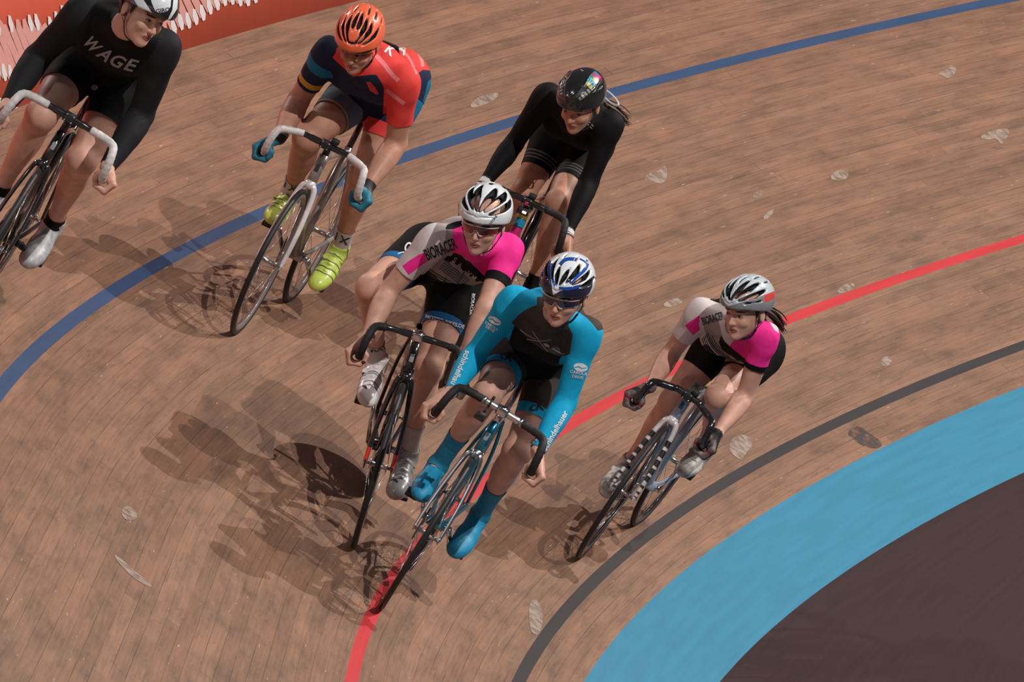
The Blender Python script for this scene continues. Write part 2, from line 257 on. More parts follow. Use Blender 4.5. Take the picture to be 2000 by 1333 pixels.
# ------------------------------------------------------------------ the track
RD, BK = CAM['Rad'], CAM['bank']; CB, SB = math.cos(BK), math.sin(BK)
PT = math.radians(3.2)  # the bend runs out into the straight here
def bend(phi, r):
    p = np.minimum(phi, PT); e = np.maximum(phi - PT, 0) * RD
    return r * np.cos(p) - e * math.sin(PT), r * np.sin(p) + e * math.cos(PT)
def tp(phi, d): x, y = bend(phi, RD + d * CB); return np.array([x, y, d * SB + 0 * phi])
def node_wood():
    m = bpy.data.materials.new('track_wood'); m.use_nodes = True; nt = m.node_tree; N = nt.nodes; L = nt.links; b = N['Principled BSDF']
    uv = N.new('ShaderNodeUVMap'); uv.uv_map = 'UVMap'; sx = N.new('ShaderNodeSeparateXYZ'); L.new(uv.outputs[0], sx.inputs[0])
    def math_(op, a, b_=None, c=None):
        n = N.new('ShaderNodeMath'); n.operation = op
        for i, v in enumerate((a, b_, c)):
            if v is None: continue
            if isinstance(v, (int, float)): n.inputs[i].default_value = v
            else: L.new(v, n.inputs[i])
        return n.outputs[0]
    def comb(x, y, z=0):
        n = N.new('ShaderNodeCombineXYZ')
        for i, v in enumerate((x, y, z)):
            if isinstance(v, (int, float)): n.inputs[i].default_value = v
            else: L.new(v, n.inputs[i])
        return n.outputs[0]
    def noise(vec, sc, det=3, rough=.5):
        n = N.new('ShaderNodeTexNoise'); n.inputs['Scale'].default_value = sc; n.inputs['Detail'].default_value = det; n.inputs['Roughness'].default_value = rough; L.new(vec, n.inputs['Vector']); return n.outputs['Fac']
    def white(vec):
        n = N.new('ShaderNodeTexWhiteNoise'); L.new(vec, n.inputs['Vector']); return n.outputs['Value']
    def ramp(fac, pts):
        n = N.new('ShaderNodeValToRGB'); e = n.color_ramp.elements
        while len(e) < len(pts): e.new(.5)
        for i, (p, c) in enumerate(pts): e[i].position = p; e[i].color = (*c, 1) if len(c) == 3 else c
        L.new(fac, n.inputs[0]); return n.outputs[0]
    def mix(f, a, c, bt='MIX'):
        n = N.new('ShaderNodeMix'); n.data_type = 'RGBA'; n.blend_type = bt
        for k_, v in (('Factor', f), ('A', a), ('B', c)):
            if isinstance(v, (int, float)): n.inputs[k_].default_value = v
            elif isinstance(v, tuple): n.inputs[k_].default_value = (*v, 1)
            else: L.new(v, n.inputs[k_])
        return n.outputs['Result']
    s, d = sx.outputs[0], sx.outputs[1]
    PW = .056
    row = math_('FLOOR', math_('DIVIDE', d, PW)); fr = math_('FRACT', math_('DIVIDE', d, PW))
    off = math_('MULTIPLY', white(comb(row, 3.3)), 5.0); colm = math_('FLOOR', math_('DIVIDE', math_('ADD', s, off), 4.2)); fc = math_('FRACT', math_('DIVIDE', math_('ADD', s, off), 4.2))
    pv = white(comb(row, colm, 1.7))
    base = ramp(pv, [(0, (.238, .130, .083)), (.35, (.255, .140, .089)), (.7, (.272, .150, .095)), (1, (.295, .165, .104))])
    grain = noise(comb(math_('MULTIPLY', s, .5), math_('MULTIPLY', d, 14.0), row), 6, 6, .6)
    c1 = mix(.75, base, ramp(grain, [(.25, (.62, .58, .56)), (.5, (.97, .97, .97)), (.8, (1.25, 1.2, 1.15))]), 'MULTIPLY')
    # long streaks and worn grey lanes along the running direction
    st = noise(comb(math_('MULTIPLY', s, .35), math_('MULTIPLY', d, 3.0)), 4, 5, .65)
    c2 = mix(.85, c1, ramp(st, [(.28, (.66, .66, .68)), (.5, (1, 1, 1)), (.75, (1.16, 1.06, 1.0))]), 'MULTIPLY')
    big = noise(comb(math_('MULTIPLY', s, .5), d), 1.6, 3)
    c3 = mix(math_('MULTIPLY', ramp(big, [(.42, (0, 0, 0)), (.7, (1, 1, 1))]), .55), c2, mix(1.0, c2, (.82, .90, .98), 'MULTIPLY'))
    # dark knots and specks
    sp = noise(comb(math_('MULTIPLY', s, 3.2), math_('MULTIPLY', d, 16.0), 4.0), 2.6, 2, .5)
    c4 = mix(ramp(sp, [(.63, (0, 0, 0)), (.72, (.36, .36, .36))]), c3, (.10, .062, .05))
    # pale chips
    sp2 = noise(comb(math_('MULTIPLY', s, 3.0), math_('MULTIPLY', d, 34.0), 9.0), 3.0, 1, .4)
    c5 = mix(ramp(sp2, [(.755, (0, 0, 0)), (.79, (.6, .6, .6))]), c4, (.62, .48, .38))
    # gaps between the strips and butt joints
    e1 = math_('LESS_THAN', fr, .045); e2 = math_('LESS_THAN', fc, .0012); gp = math_('MAXIMUM', e1, e2)
    gv = math_('MULTIPLY', gp, ramp(noise(comb(math_('MULTIPLY', s, .5), math_('MULTIPLY', row, .37)), 2.5, 2), [(.35, (.08, .08, .08)), (.62, (.75, .75, .75))]))
    c6 = mix(gv, c5, (.05, .032, .026))
    bl = noise(comb(math_('MULTIPLY', s, 1.4), math_('MULTIPLY', d, 4.5), 2.0), 2.2, 6, .62)
    c6 = mix(.8, c6, ramp(bl, [(.30, (.68, .69, .72)), (.5, (1, 1, 1)), (.70, (1.20, 1.13, 1.10))]), 'MULTIPLY')
    L.new(c6, b.inputs['Base Color'])
    b.inputs['Roughness'].default_value = .5; b.inputs['Specular IOR Level'].default_value = .35
    bm = N.new('ShaderNodeBump'); bm.inputs['Strength'].default_value = .25; bm.inputs['Distance'].default_value = .003
    L.new(math_('SUBTRACT', grain, math_('MULTIPLY', gp, 1.0)), bm.inputs['Height']); L.new(bm.outputs[0], b.inputs['Normal'])
    return m
def paint_mat(name, col, rough=.5, var=.1):
    m = bpy.data.materials.new(name); m.use_nodes = True; nt = m.node_tree; N = nt.nodes; L = nt.links; b = N['Principled BSDF']
    uv = N.new('ShaderNodeUVMap'); uv.uv_map = 'UVMap'; mp = N.new('ShaderNodeMapping'); mp.inputs['Scale'].default_value = (.6, 9, 1); L.new(uv.outputs[0], mp.inputs[0])
    no = N.new('ShaderNodeTexNoise'); no.inputs['Scale'].default_value = 3; no.inputs['Detail'].default_value = 6; L.new(mp.outputs[0], no.inputs['Vector'])
    rp = N.new('ShaderNodeMapRange'); rp.inputs['From Min'].default_value = .3; rp.inputs['From Max'].default_value = .7; rp.inputs['To Min'].default_value = 1 - var; rp.inputs['To Max'].default_value = 1 + var; L.new(no.outputs['Fac'], rp.inputs['Value'])
    mx = N.new('ShaderNodeMix'); mx.data_type = 'RGBA'; mx.blend_type = 'MULTIPLY'; mx.inputs['Factor'].default_value = 1; mx.inputs['A'].default_value = (*col, 1); L.new(rp.outputs[0], mx.inputs['B']); L.new(mx.outputs['Result'], b.inputs['Base Color'])
    b.inputs['Roughness'].default_value = rough; b.inputs['Specular IOR Level'].default_value = .35
    return m
WOOD = node_wood()
P_BLACK = paint_mat('measurement_line_black', (.032, .031, .034)); P_RED = paint_mat('sprinter_line_red', (.56, .035, .042)); P_BLUE = paint_mat('stayer_line_blue', (.026, .070, .16))
P_AZ = paint_mat('cote_azure_paint', (.028, .225, .37), .5, .09); P_MAR = paint_mat('infield_maroon', (.045, .021, .021), .75, .15)
PH0, PH1, NP = math.radians(-72), math.radians(34), 600
def ring(name, ds, mats, parent=None, label=None):
    ph = np.linspace(PH0, PH1, NP); V = []; UV = []
    for d in [x[0] for x in ds] + [ds[-1][1]]:
        V.append(tp(ph, d).T if not callable(d) else d(ph)); UV.append(np.stack([ph * RD, np.full(NP, d)], 1))
    V = np.concatenate(V); UV = np.concatenate(UV); F = []; mi = []
    for i, (a, b_, mid) in enumerate(ds):
        j = np.arange(NP - 1); F.append(np.stack([i * NP + j, (i + 1) * NP + j, (i + 1) * NP + j + 1, i * NP + j + 1], 1)); mi += [mid] * (NP - 1)
    F = np.concatenate(F); o = mkmesh(name, V, F, mats, parent, True, mi)
    ul = o.data.uv_layers.new(name='UVMap'); ul.data.foreach_set('uv', UV[F.ravel()].astype(np.float32).ravel()); return o
DB = CAM['db']; D0 = CAM['d0']; DA = CAM['daz']; DN = CAM['dban']; DK = CAM['dk']; DRD = CAM['dr']; LW = .026
segs = [D0, DK - LW, DK + LW, DRD - LW, DRD + LW, 1.35, 1.9, DB - LW - .003, DB + LW + .003, 3.0, DN + .03]
mid = [0, 1, 0, 2, 0, 0, 0, 3, 0, 0]
track = ring('track_floor', [(segs[i], segs[i + 1], mid[i]) for i in range(len(mid))], [WOOD, P_BLACK, P_RED, P_BLUE]); tag(track, kind='structure')
# worn patches, tape remains and scratches
M_SC = bpy.data.materials.new('scuff_pale'); M_SC.use_nodes = True
def scuffmat(m, col, lo_, hi_):
    nt = m.node_tree; N = nt.nodes; L = nt.links; b = N['Principled BSDF']; b.inputs['Base Color'].default_value = (*col, 1); b.inputs['Roughness'].default_value = .6
    tc = N.new('ShaderNodeTexCoord'); no = N.new('ShaderNodeTexNoise'); no.inputs['Scale'].default_value = 26; no.inputs['Detail'].default_value = 5; L.new(tc.outputs['Object'], no.inputs['Vector'])
    rp = N.new('ShaderNodeMapRange'); rp.inputs['From Min'].default_value = lo_; rp.inputs['From Max'].default_value = hi_; L.new(no.outputs['Fac'], rp.inputs['Value']); L.new(rp.outputs[0], b.inputs['Alpha'])
scuffmat(M_SC, (.36, .275, .225), .25, .60); M_SD = bpy.data.materials.new('scuff_dark'); M_SD.use_nodes = True; scuffmat(M_SD, (.05, .045, .045), .3, .7)
rs = np.random.default_rng(5)
def scuff(pts, m):
    pts = np.array(pts)
    for _ in range(2): pts = np.stack([.75 * pts + .25 * np.roll(pts, -1, 0), .25 * pts + .75 * np.roll(pts, -1, 0)], 1).reshape(-1, 2)
    V = [tp(np.array(p), d).ravel() + np.array([-math.cos(p) * SB, -math.sin(p) * SB, CB]) * .0018 for p, d in pts]; c = np.mean(V, 0); n = len(V)
    mkmesh('scuff_mark', np.array([c] + V), [(0, i + 1, (i + 1) % n + 1) for i in range(n)], m, track, False)
for pts in ([(-0.334099, 2.6183), (-0.338565, 2.6549), (-0.344879, 2.6715), (-0.350504, 2.6671), (-0.352858, 2.6527), (-0.348527, 2.623), (-0.339715, 2.6094)], [(-0.51778, 1.5608), (-0.522521, 1.5828), (-0.529151, 1.5882), (-0.53344, 1.5695), (-0.52917, 1.5194), (-0.522898, 1.474), (-0.524432, 1.5315), (-0.520422, 1.532)], [(-0.528071, 2.0423), (-0.533929, 2.0697), (-0.540063, 2.0788), (-0.536252, 2.0251), (-0.530587, 1.9969), (-0.530769, 2.0309)], [(-0.441867, 1.5641), (-0.445865, 1.5958), (-0.450052, 1.6017), (-0.452711, 1.5729), (-0.448861, 1.532), (-0.444131, 1.5371)], [(-0.264492, 0.3586), (-0.271993, 0.4006), (-0.278748, 0.4015), (-0.280933, 0.3589), (-0.277366, 0.3176), (-0.271355, 0.3052), (-0.264632, 0.282), (-0.263656, 0.3102)], [(-0.081018, 0.3637), (-0.086779, 0.3554), (-0.082941, 0.3098), (-0.072355, 0.266), (-0.062048, 0.2561), (-0.061274, 0.2887), (-0.071501, 0.3338)], [(-0.367472, 1.9003), (-0.373945, 1.927), (-0.378965, 1.92), (-0.385269, 1.9562), (-0.376835, 1.8404), (-0.370988, 1.8514)], [(-0.390832, 0.8988), (-0.398099, 0.9275), (-0.403377, 0.9137), (-0.399352, 0.8809), (-0.393236, 0.8788)], [(-0.375112, 0.4418), (-0.38044, 0.4582), (-0.382121, 0.4296), (-0.376365, 0.3956), (-0.373405, 0.4109)], [(0.063703, 1.8697), (0.056435, 1.8515), (0.056764, 1.8149), (0.06274, 1.7998), (0.069602, 1.8288), (0.069753, 1.8552)], [(0.106593, 1.824), (0.103534, 1.8173), (0.106471, 1.7361), (0.10761, 1.6561), (0.111643, 1.6632), (0.112354, 1.7484)], [(-0.313029, 1.1863), (-0.319133, 1.2023), (-0.325234, 1.1872), (-0.323474, 1.1568), (-0.315788, 1.1566)], [(-0.402351, 1.5987), (-0.409427, 1.6313), (-0.410007, 1.604), (-0.403333, 1.5696)], [(-0.397375, 1.4629), (-0.40555, 1.4937), (-0.404914, 1.4721), (-0.397301, 1.4347)]): scuff(pts, M_SC)
for pts in ([(-0.324621, 0.1626), (-0.333619, 0.1723), (-0.334238, 0.0989), (-0.335077, 0.0243), (-0.329686, 0.007), (-0.325095, 0.0475), (-0.323532, 0.1025)],): scuff(pts, M_SD)
az = ring('blue_band_floor', [(DA, D0, 0)], [P_AZ]); tag(az, kind='structure')
# infield floor, flat from the foot of the blue band
ph = np.linspace(PH0, PH1, NP); zf = DA * SB; V = []; UV = []
for r in (RD + DA * CB, 17, 13, 6):
    V.append(np.stack([*bend(ph, r), np.full(NP, zf)], 1)); UV.append(np.stack([ph * r, np.full(NP, r)], 1))
V = np.concatenate(V); UV = np.concatenate(UV); j = np.arange(NP - 1); F = np.concatenate([np.stack([(i + 1) * NP + j, i * NP + j, i * NP + j + 1, (i + 1) * NP + j + 1], 1) for i in range(3)])
inf = mkmesh('infield_floor', V, F, P_MAR, None, True); ul = inf.data.uv_layers.new(name='UVMap'); ul.data.foreach_set('uv', UV[F.ravel()].astype(np.float32).ravel()); tag(inf, kind='structure')
# outer barrier: wall on the rim, printed banner in front of it
def wallmesh(name, d, off, z0, z1, th, m, a0=PH0, a1=math.radians(20), n=500):
    ph = np.linspace(a0, a1, n); r0 = RD + d * CB + off; zb = d * SB; V = []
    for (rr, zz) in ((r0, z0), (r0, z1), (r0 + th, z1), (r0 + th, z0)): V.append(np.stack([*bend(ph, rr), np.full(n, zb + zz)], 1))
    V = np.concatenate(V); j = np.arange(n - 1); F = [np.stack([a * n + j, a * n + j + 1, ((a + 1) % 4) * n + j + 1, ((a + 1) % 4) * n + j], 1) for a in range(4)]
    F = np.concatenate(F + [np.array([[0, n, 2 * n, 3 * n], [n - 1, 4 * n - 1, 3 * n - 1, 2 * n - 1]])])
    return mkmesh(name, V, F, m, None, False)
wo = wallmesh('wall_outer', DN, .012, -.1, 1.05, .04, mat('barrier_board', (.5, .5, .5), .6)); tag(wo, kind='structure')
M_BAN = mat('banner_print_red', (.60, .085, .040), .6, var=.05, scale=6)
M_BAW = mat('banner_print_white', (.66, .60, .60), .55, var=.05); M_BAP = mat('banner_print_pink', (.60, .27, .24), .55, var=.06)
ban = wallmesh('advertising_banner', DN, 0, -.012, .98, .009, [M_BAN], math.radians(-60), math.radians(1.0)); tag(ban, 'orange-red banner with a jagged pale pink script along the outer rim of the wooden track', 'banner')
def bpt(s, z, o=-.004):  # s: metres along the barrier foot, z height
    r = RD + DN * CB + o; ph = s / r; return (r * math.cos(ph), r * math.sin(ph), DN * SB + z)
BS = []  # print pieces
# ------------------------------------------------------------------ text
def text_mesh(body, size, shear=0., extr=0.):
    cu = bpy.data.curves.new('lettering', 'FONT'); cu.body = body; cu.size = size; cu.align_x = 'CENTER'; cu.align_y = 'CENTER'; cu.shear = shear; cu.offset = size * .022; cu.resolution_u = 3
    o = bpy.data.objects.new('lettering', cu); COL.objects.link(o); dg = bpy.context.evaluated_depsgraph_get(); dg.update()
    me = bpy.data.meshes.new_from_object(o.evaluated_get(dg)); bpy.data.objects.remove(o)
    import bmesh
    bm = bmesh.new(); bm.from_mesh(me); bmesh.ops.triangulate(bm, faces=bm.faces[:])
    for _ in range(3):
        le = [e for e in bm.edges if e.calc_length() > size * .28]
        if not le: break
        bmesh.ops.subdivide_edges(bm, edges=le, cuts=1, use_grid_fill=False); bmesh.ops.triangulate(bm, faces=bm.faces[:])
    bm.verts.index_update(); V = np.array([tuple(v.co) for v in bm.verts]); F = [tuple(v.index for v in f.verts) for f in bm.faces]; bm.free(); return V, F
def decal(name, target, VF, c, right, face, m, parent=None, off=.0016, sx=1., sy=1., maxd=.5):
    """lay a flat outline onto the surface of target, all in target's local space"""
    V, F = VF; right = unit(A(*right)); n = unit(A(*face)); right = unit(right - n * (right @ n)); up = np.cross(n, right); c = A(*c)
    bvh = getattr(decal, 'cache', {}).get(target.name)
    if bvh is None:
        me = target.data; bvh = BVHTree.FromPolygons([tuple(v.co) for v in me.vertices], [tuple(p.vertices) for p in me.polygons]); decal.cache = getattr(decal, 'cache', {}); decal.cache[target.name] = bvh
    out = []; ok = []
    for v in V:
        p = c + right * v[0] * sx + up * v[1] * sy + n * .25; h = bvh.ray_cast(Vector(p), Vector(-n), maxd)
        if h[0] is None: out.append(tuple(p - n * .25)); ok.append(False)
        else: nn = h[1] if h[1].dot(Vector(n)) > 0 else -h[1]; out.append(tuple(h[0] + nn * off)); ok.append(True)
    F = [f for f in F if all(ok[i] for i in f)]
    if not F: print('DECAL MISS', name, body_of(c)); return None
    return mkmesh(name, np.array(out), F, m, parent or target, False)
def body_of(c): return [round(float(x), 3) for x in c]
def shape(poly, sub=.012):
    import bmesh
    bm = bmesh.new(); vs = [bm.verts.new((x, y, 0)) for x, y in poly]; bm.faces.new(vs); bmesh.ops.triangulate(bm, faces=bm.faces[:])
    for _ in range(4):
        le = [e for e in bm.edges if e.calc_length() > sub]
        if not le: break
        bmesh.ops.subdivide_edges(bm, edges=le, cuts=1); bmesh.ops.triangulate(bm, faces=bm.faces[:])
    bm.verts.index_update(); V = np.array([tuple(v.co) for v in bm.verts]); F = [tuple(v.index for v in f.verts) for f in bm.faces]; bm.free(); return V, F
# banner lettering: slanted jagged script, pale pink with white tips
mbp = MB(); mbw = MB(); rb = np.random.default_rng(3)
def stroke(mb, s0, z0, s1, z1, wd):
    a = A(s0, z0); b = A(s1, z1); t = unit(b - a); nrm = A(-t[1], t[0]) * wd / 2; pts = [a - t * wd * .3, a + nrm, b + nrm, b + t * wd * .5, b - nrm, a - nrm]
    mb.add([bpt(q[0], q[1], -.004 - .0015 * (mb is mbw)) for q in pts], [(0, 1, 2, 3, 4, 5)])
s = -6.5
while s < -2.2:
    h = .13 + .09 * abs(math.sin(s * 3.1)) + rb.uniform(-.02, .02); zc = .235 + .02 * math.sin(s * 1.7)
    stroke(mbp, s - .10, zc - h / 2, s + .10, zc + h / 2, .062)
    if rb.random() < .65: stroke(mbw, s - .125, zc - h / 2 - .022, s - .095, zc - h / 2 + .022, .052)
    if rb.random() < .5: stroke(mbw, s + .09, zc + h / 2 - .015, s + .12, zc + h / 2 + .03, .048)
    s += .092
for a in ((-3.42, .30, -3.02, .52), (-5.3, .28, -4.9, .56), (-6.2, .25, -5.8, .5), (-2.75, .1, -2.4, .42)): stroke(mbp, *a, .055)
npn = len(mbp.F); sc_o = mbp; [sc_o.add(v, []) for v in []]; allm = MB(); allm.add(np.concatenate(mbp.V), mbp.F); allm.add(np.concatenate(mbw.V), mbw.F); allm.build('banner_script', [M_BAP, M_BAW], ban, False, midx=[0] * len(mbp.F) + [1] * len(mbw.F))
for a0, a1 in ((-3.45, -2.3),): 
    q = MB(); q.add([bpt(a0, .0, -.005), bpt(a1, .0, -.005), bpt(a1, .16, -.005), bpt(a1 - .55, .13, -.005), bpt(a0 + .12, .05, -.005)], [(0, 1, 2, 3, 4)]); q.build('banner_patch', mat('banner_white', (.62, .60, .60), .5), ban, False)
# ------------------------------------------------------------------ bicycles
def steerfn(dl):
    CRN = A(0, -.144, .672); k = unit(A(0, -.284, .959)); c, s_ = math.cos(dl), math.sin(dl)
    def f(V):
        v = np.asarray(V, float) - CRN; return CRN + v * c + np.cross(k, v) * s_ + np.outer(v @ k, k) * (1 - c) if v.ndim == 2 else CRN + v * c + np.cross(k, v) * s_ + k * (k @ v) * (1 - c)
    return f
BLK = mat('rubber_black', (.012, .012, .013), .55, var=.1); CARB = mat('carbon_gloss', (.012, .012, .014), .22, coat=.6, var=.05); CHR = mat('polished_alloy', (.62, .62, .64), .16, metal=1., var=.05)
ALU = mat('brushed_alloy', (.45, .45, .47), .3, metal=1.); RIMD = mat('rim_dark', (.02, .02, .023), .25, coat=.4); STEEL = mat('spoke_steel', (.5, .5, .52), .25, metal=1.); CHN = mat('chain_steel', (.22, .21, .2), .35, metal=1.)
SADB = mat('saddle_black', (.014, .013, .013), .45, bump=.05)
def make_wheel(parent, c, name, rimd, rimm, nsp, xf=None, disc=None, tirem=None):
    x = xf or (lambda v: v); c = A(*c)
    R_ = .334; rt = .0118; a = np.linspace(0, 2 * math.pi, 14)[:-1]
    ri = R_ - 2 * rt
    rim = MB().lathe([(-.009, ri + .004), (-.0105, ri - .008), (-.0095, ri - rimd * .6), (-.003, ri - rimd), (.003, ri - rimd), (.0095, ri - rimd * .6), (.0105, ri - .008), (.009, ri + .004)], c, n=72, closed=True).build(name, rimm, parent, xf=x)
    MB().lathe([(rt * math.sin(t), R_ - rt + rt * math.cos(t)) for t in a], c, n=72, closed=True).build('tire', tirem or BLK, rim, xf=x)
    hub = MB().lathe([(-.052, .004), (-.05, .006), (-.036, .0065), (-.0355, .021), (-.033, .021), (-.03, .010), (0, .0095), (.03, .010), (.033, .021), (.0355, .021), (.036, .0065), (.05, .006), (.052, .004)], c, n=20).build('hub', ALU, rim, xf=x)
    for sgn in (-1, 1): MB().lathe([(sgn * .048, .002), (sgn * .048, .009), (sgn * .056, .009), (sgn * .058, .005), (sgn * .058, .001)], c, n=8).build('axle_nut', CHR, rim, xf=x)
    if disc is not None:
        MB().lathe([(-.012, .03), (-.010, ri - .02), (.010, ri - .02), (.012, .03)], c, n=72, closed=True).build('disc', disc, rim, xf=x)
    else:
        me = None
        for i in range(nsp):
            an = 2 * math.pi * i / nsp + .1; sd = 1 if i % 2 else -1; hz = an + (.55 if (i // 2) % 2 else -.55)
            p0 = c + A(sd * .034, .019 * math.cos(hz), .019 * math.sin(hz)); p1 = c + A(sd * .003, (ri - rimd) * math.cos(an), (ri - rimd) * math.sin(an))
            MB().tube([p0, p1], .00105, 5).build('spoke', STEEL, rim, xf=x)
    return rim
def make_bike(key, cfg, label):
    D = RID[key]; dl, w_, bz, by = D['bar']; st = steerfn(dl)
    root = bpy.data.objects.new('bicycle', None); COL.objects.link(root); m = np.eye(4); m[:3, :3] = D['M']; m[:3, 3] = D['O']; root.matrix_world = Matrix(m.tolist()); root.empty_display_size = .2
    tag(root, label, 'bicycle', 'racing bicycles on the wooden track')
    fm, fk = cfg['frame'], cfg['fork']; BB = A(0, -.57, .285); RA = A(0, -.965, .334); CRN = A(0, -.144, .672); k = unit(A(0, -.284, .959))
    hb = CRN + k * .012; ht = CRN + k * .135; sl = BB + A(0, -.276, .961) * .49; tk = cfg.get('thick', 1.)
    fr = MB()
    fr.tube([hb, ht], .019 * tk, 20)
    fr.tube(smoothpath([ht - k * .018, ht * .5 + sl * .5 + A(0, 0, .004), sl - A(0, 0, .01)], 2), [.0145 * tk] , 18)
    fr.tube([hb + k * .02, BB], .0185 * tk, 20, flat=(1, cfg.get('aero', 1.)), up=(0, 0, 1))
    fr.tube([BB, sl + A(0, -.004, .015)], .0155 * tk, 18); fr.lathe([(-.036, .005), (-.036, .023), (.036, .023), (.036, .005)], BB, n=24)
    for sg in (-1, 1):
        fr.tube(smoothpath([BB + A(sg * .018, -.01, 0), BB + A(sg * .035, -.1, .01), RA + A(sg * .06, .06, 0), RA + A(sg * .06, 0, 0)], 2), .0095, 12)
        fr.tube(smoothpath([sl + A(sg * .014, -.01, -.02), sl * .6 + RA * .4 + A(sg * .045, 0, 0), RA + A(sg * .058, .0, .005)], 2), .0075, 12)
        fr.box(RA + A(sg * .060, .012, 0), (.003, 0, 0), (0, .03, 0), (0, 0, .014))
    frame = fr.build('frame', fm, root)
    if 'bands' in cfg:  # coloured rings on head, down and seat tubes
        for i, (p, q, r, t0, t1, mm) in enumerate(cfg['bands'](hb, ht, BB, sl)):
            MB().tube([p + (q - p) * t0, p + (q - p) * t1], r * tk + .0008, 20, cap=False).build('colour_band', mm, frame)
    # badge on the head tube
    bd = MB(); fwd = unit(np.cross(k, A(1, 0, 0))) * -1; fwd = A(0, .959, .284)
    o_ = hb * .5 + ht * .5 + fwd * (.019 * tk + .0012)
    if cfg.get('badge'): MB().box(o_, (.0085, 0, 0), k * .016, fwd * .0012).build('head_badge', cfg['badge'], frame)
    # fork
    fo = MB(); AX = A(0, 0, .334)
    for sg in (-1, 1):
        pth = smoothpath([CRN + A(sg * .006, 0, -.002), CRN + A(sg * .026, .004, -.006), CRN + A(sg * .036, .012, -.05), A(sg * .05, -.075, .50), A(sg * .054, -.032, .41), A(sg * .054, 0, .334)], 3)
        fo.tube(pth, np.linspace(.0125, .0068, len(pth)) * cfg.get('forkw', 1.), 14, flat=(1.25, .85), up=(0, 1, 0))
        fo.box(AX + A(sg * .054, 0, 0), (.003, 0, 0), (0, .011, 0), (0, 0, .012))
    fo.tube([CRN - k * .02, CRN + k * .014], .02 * tk, 20)
    fork = fo.build('fork', fk, root, xf=st)
    for (t0, t1, mm) in cfg.get('forkb', []):
        for sg in (-1, 1):
            pth = smoothpath([CRN + A(sg * .036, .012, -.05), A(sg * .05, -.075, .50), A(sg * .054, -.032, .41), A(sg * .054, 0, .334)], 3); n = len(pth); a = int(t0 * (n - 1)); b_ = max(int(t1 * (n - 1)), a + 1)
            rr = np.linspace(.0118, .0068, n) * cfg.get('forkw', 1.) + .0008; MB().tube(pth[a:b_ + 1], rr[a:b_ + 1], 14, flat=(1.25, .85), up=(0, 1, 0), cap=False).build('fork_band', mm, fork, xf=st)
    make_wheel(root, AX, 'front_wheel', cfg.get('rimd', .018), cfg.get('rim', RIMD), cfg.get('nsp', 20), st, None, cfg.get('tire'))
    make_wheel(root, RA, 'rear_wheel', cfg.get('rimd2', cfg.get('rimd', .018)), cfg.get('rim2', cfg.get('rim', RIMD)), cfg.get('nsp', 20), None, cfg.get('disc'), cfg.get('tire'))
    # stem, bar, tape
    cl = A(0, -.095 + by, .84 + bz); stp = CRN + k * .175; stp = stp + k * max(0, cl[2] - .02 - stp[2]) * .6
    s_ = MB().tube([ht, stp + k * .012], .0145, 16).tube([stp, cl + A(0, -.012, 0)], [.0155, .0145], 16).lathe([(-.024, .015), (-.024, .0205), (.024, .0205), (.024, .015)], cl, n=20)
    s_.box(cl + A(0, .019, 0), (.02, 0, 0), (0, .006, 0), (0, 0, .016))
    stem = s_.build('stem', cfg['stem'], root, xf=st)
    for sx in (-.014, .014):
        for sz in (-.012, .012): MB().lathe([(0, .0), (0, .0035), (.004, .0035), (.004, 0)], cl + A(sx, .0245, sz), (0, 1, 0), 8).build('stem_bolt', CHR, stem, xf=st)
    ro = cfg.get('round', 0)
    half = [A(0, 0, 0), A(w_ * .45, 0, 0), A(w_ - .05 - ro * .03, .004, 0), A(w_ - .004, .03, -.002 - .012 * ro), A(w_ + .006, .072, -.022), A(w_ + .014, .085, -.062), A(w_ + .018, .075, -.105), A(w_ + .021, .045, -.133), A(w_ + .023, -.01, -.142), A(w_ + .025, -.075, -.146)]
    hp = smoothpath(half, 3); full = np.concatenate([(hp * A(-1, 1, 1))[::-1], hp[1:]]) + cl
    arc = np.r_[0, np.cumsum(np.linalg.norm(np.diff(hp, axis=0), axis=1))]; tape0 = cfg.get('tape0', .07)
    rb_ = np.where(arc < .07, .0142, .0122); rbf = np.r_[rb_[::-1], rb_[1:]]
    bar = MB().tube(full, rbf, 18).build('handlebar', cfg['bar'], root, xf=st)
    for sg in (1, -1):
        q = hp[arc > tape0] * A(sg, 1, 1) + cl; n = len(q); r = np.full(n, .0158); r[0] = .0135; MB().tube(q, r + .0006 * np.sin(np.arange(n) * 1.7), 18).build('bar_tape', cfg['tape'], bar, xf=st)
        if cfg.get('collar'): MB().tube([A(sg * (tape0 - .012), 0, 0) + cl, A(sg * (tape0 + .004), 0, 0) + cl], .0166, 18).build('clamp_ring', ALU, bar, xf=st)
    # saddle and post
    top = BB + A(0, -.276, .961) * .675
    MB().tube([sl, top], .0135, 16).build('seatpost', cfg['post'], root)
    spz = top[2] + .045; S = []; F = []
    prof = [(-.135, .055, 0), (-.11, .068, .006), (-.06, .062, .004), (0, .034, 0), (.06, .021, 0), (.11, .018, -.002), (.135, .010, -.010)]
    sd = MB(); n = 18
    for i, (yy, ww, zz) in enumerate(prof):
        aa = np.arange(n) * 2 * math.pi / n; sd.V.append(np.stack([ww * np.cos(aa), np.full(n, top[1] - .005 + yy), spz + zz + .022 * np.sin(aa) * (1 - .3 * (np.sin(aa) > 0))], 1))
    sd.F = [(i * n + j, i * n + (j + 1) % n, (i + 1) * n + (j + 1) % n, (i + 1) * n + j) for i in range(len(prof) - 1) for j in range(n)] + [tuple(range(n))[::-1], tuple((len(prof) - 1) * n + j for j in range(n))]
    sad = sd.build('saddle', SADB, root)
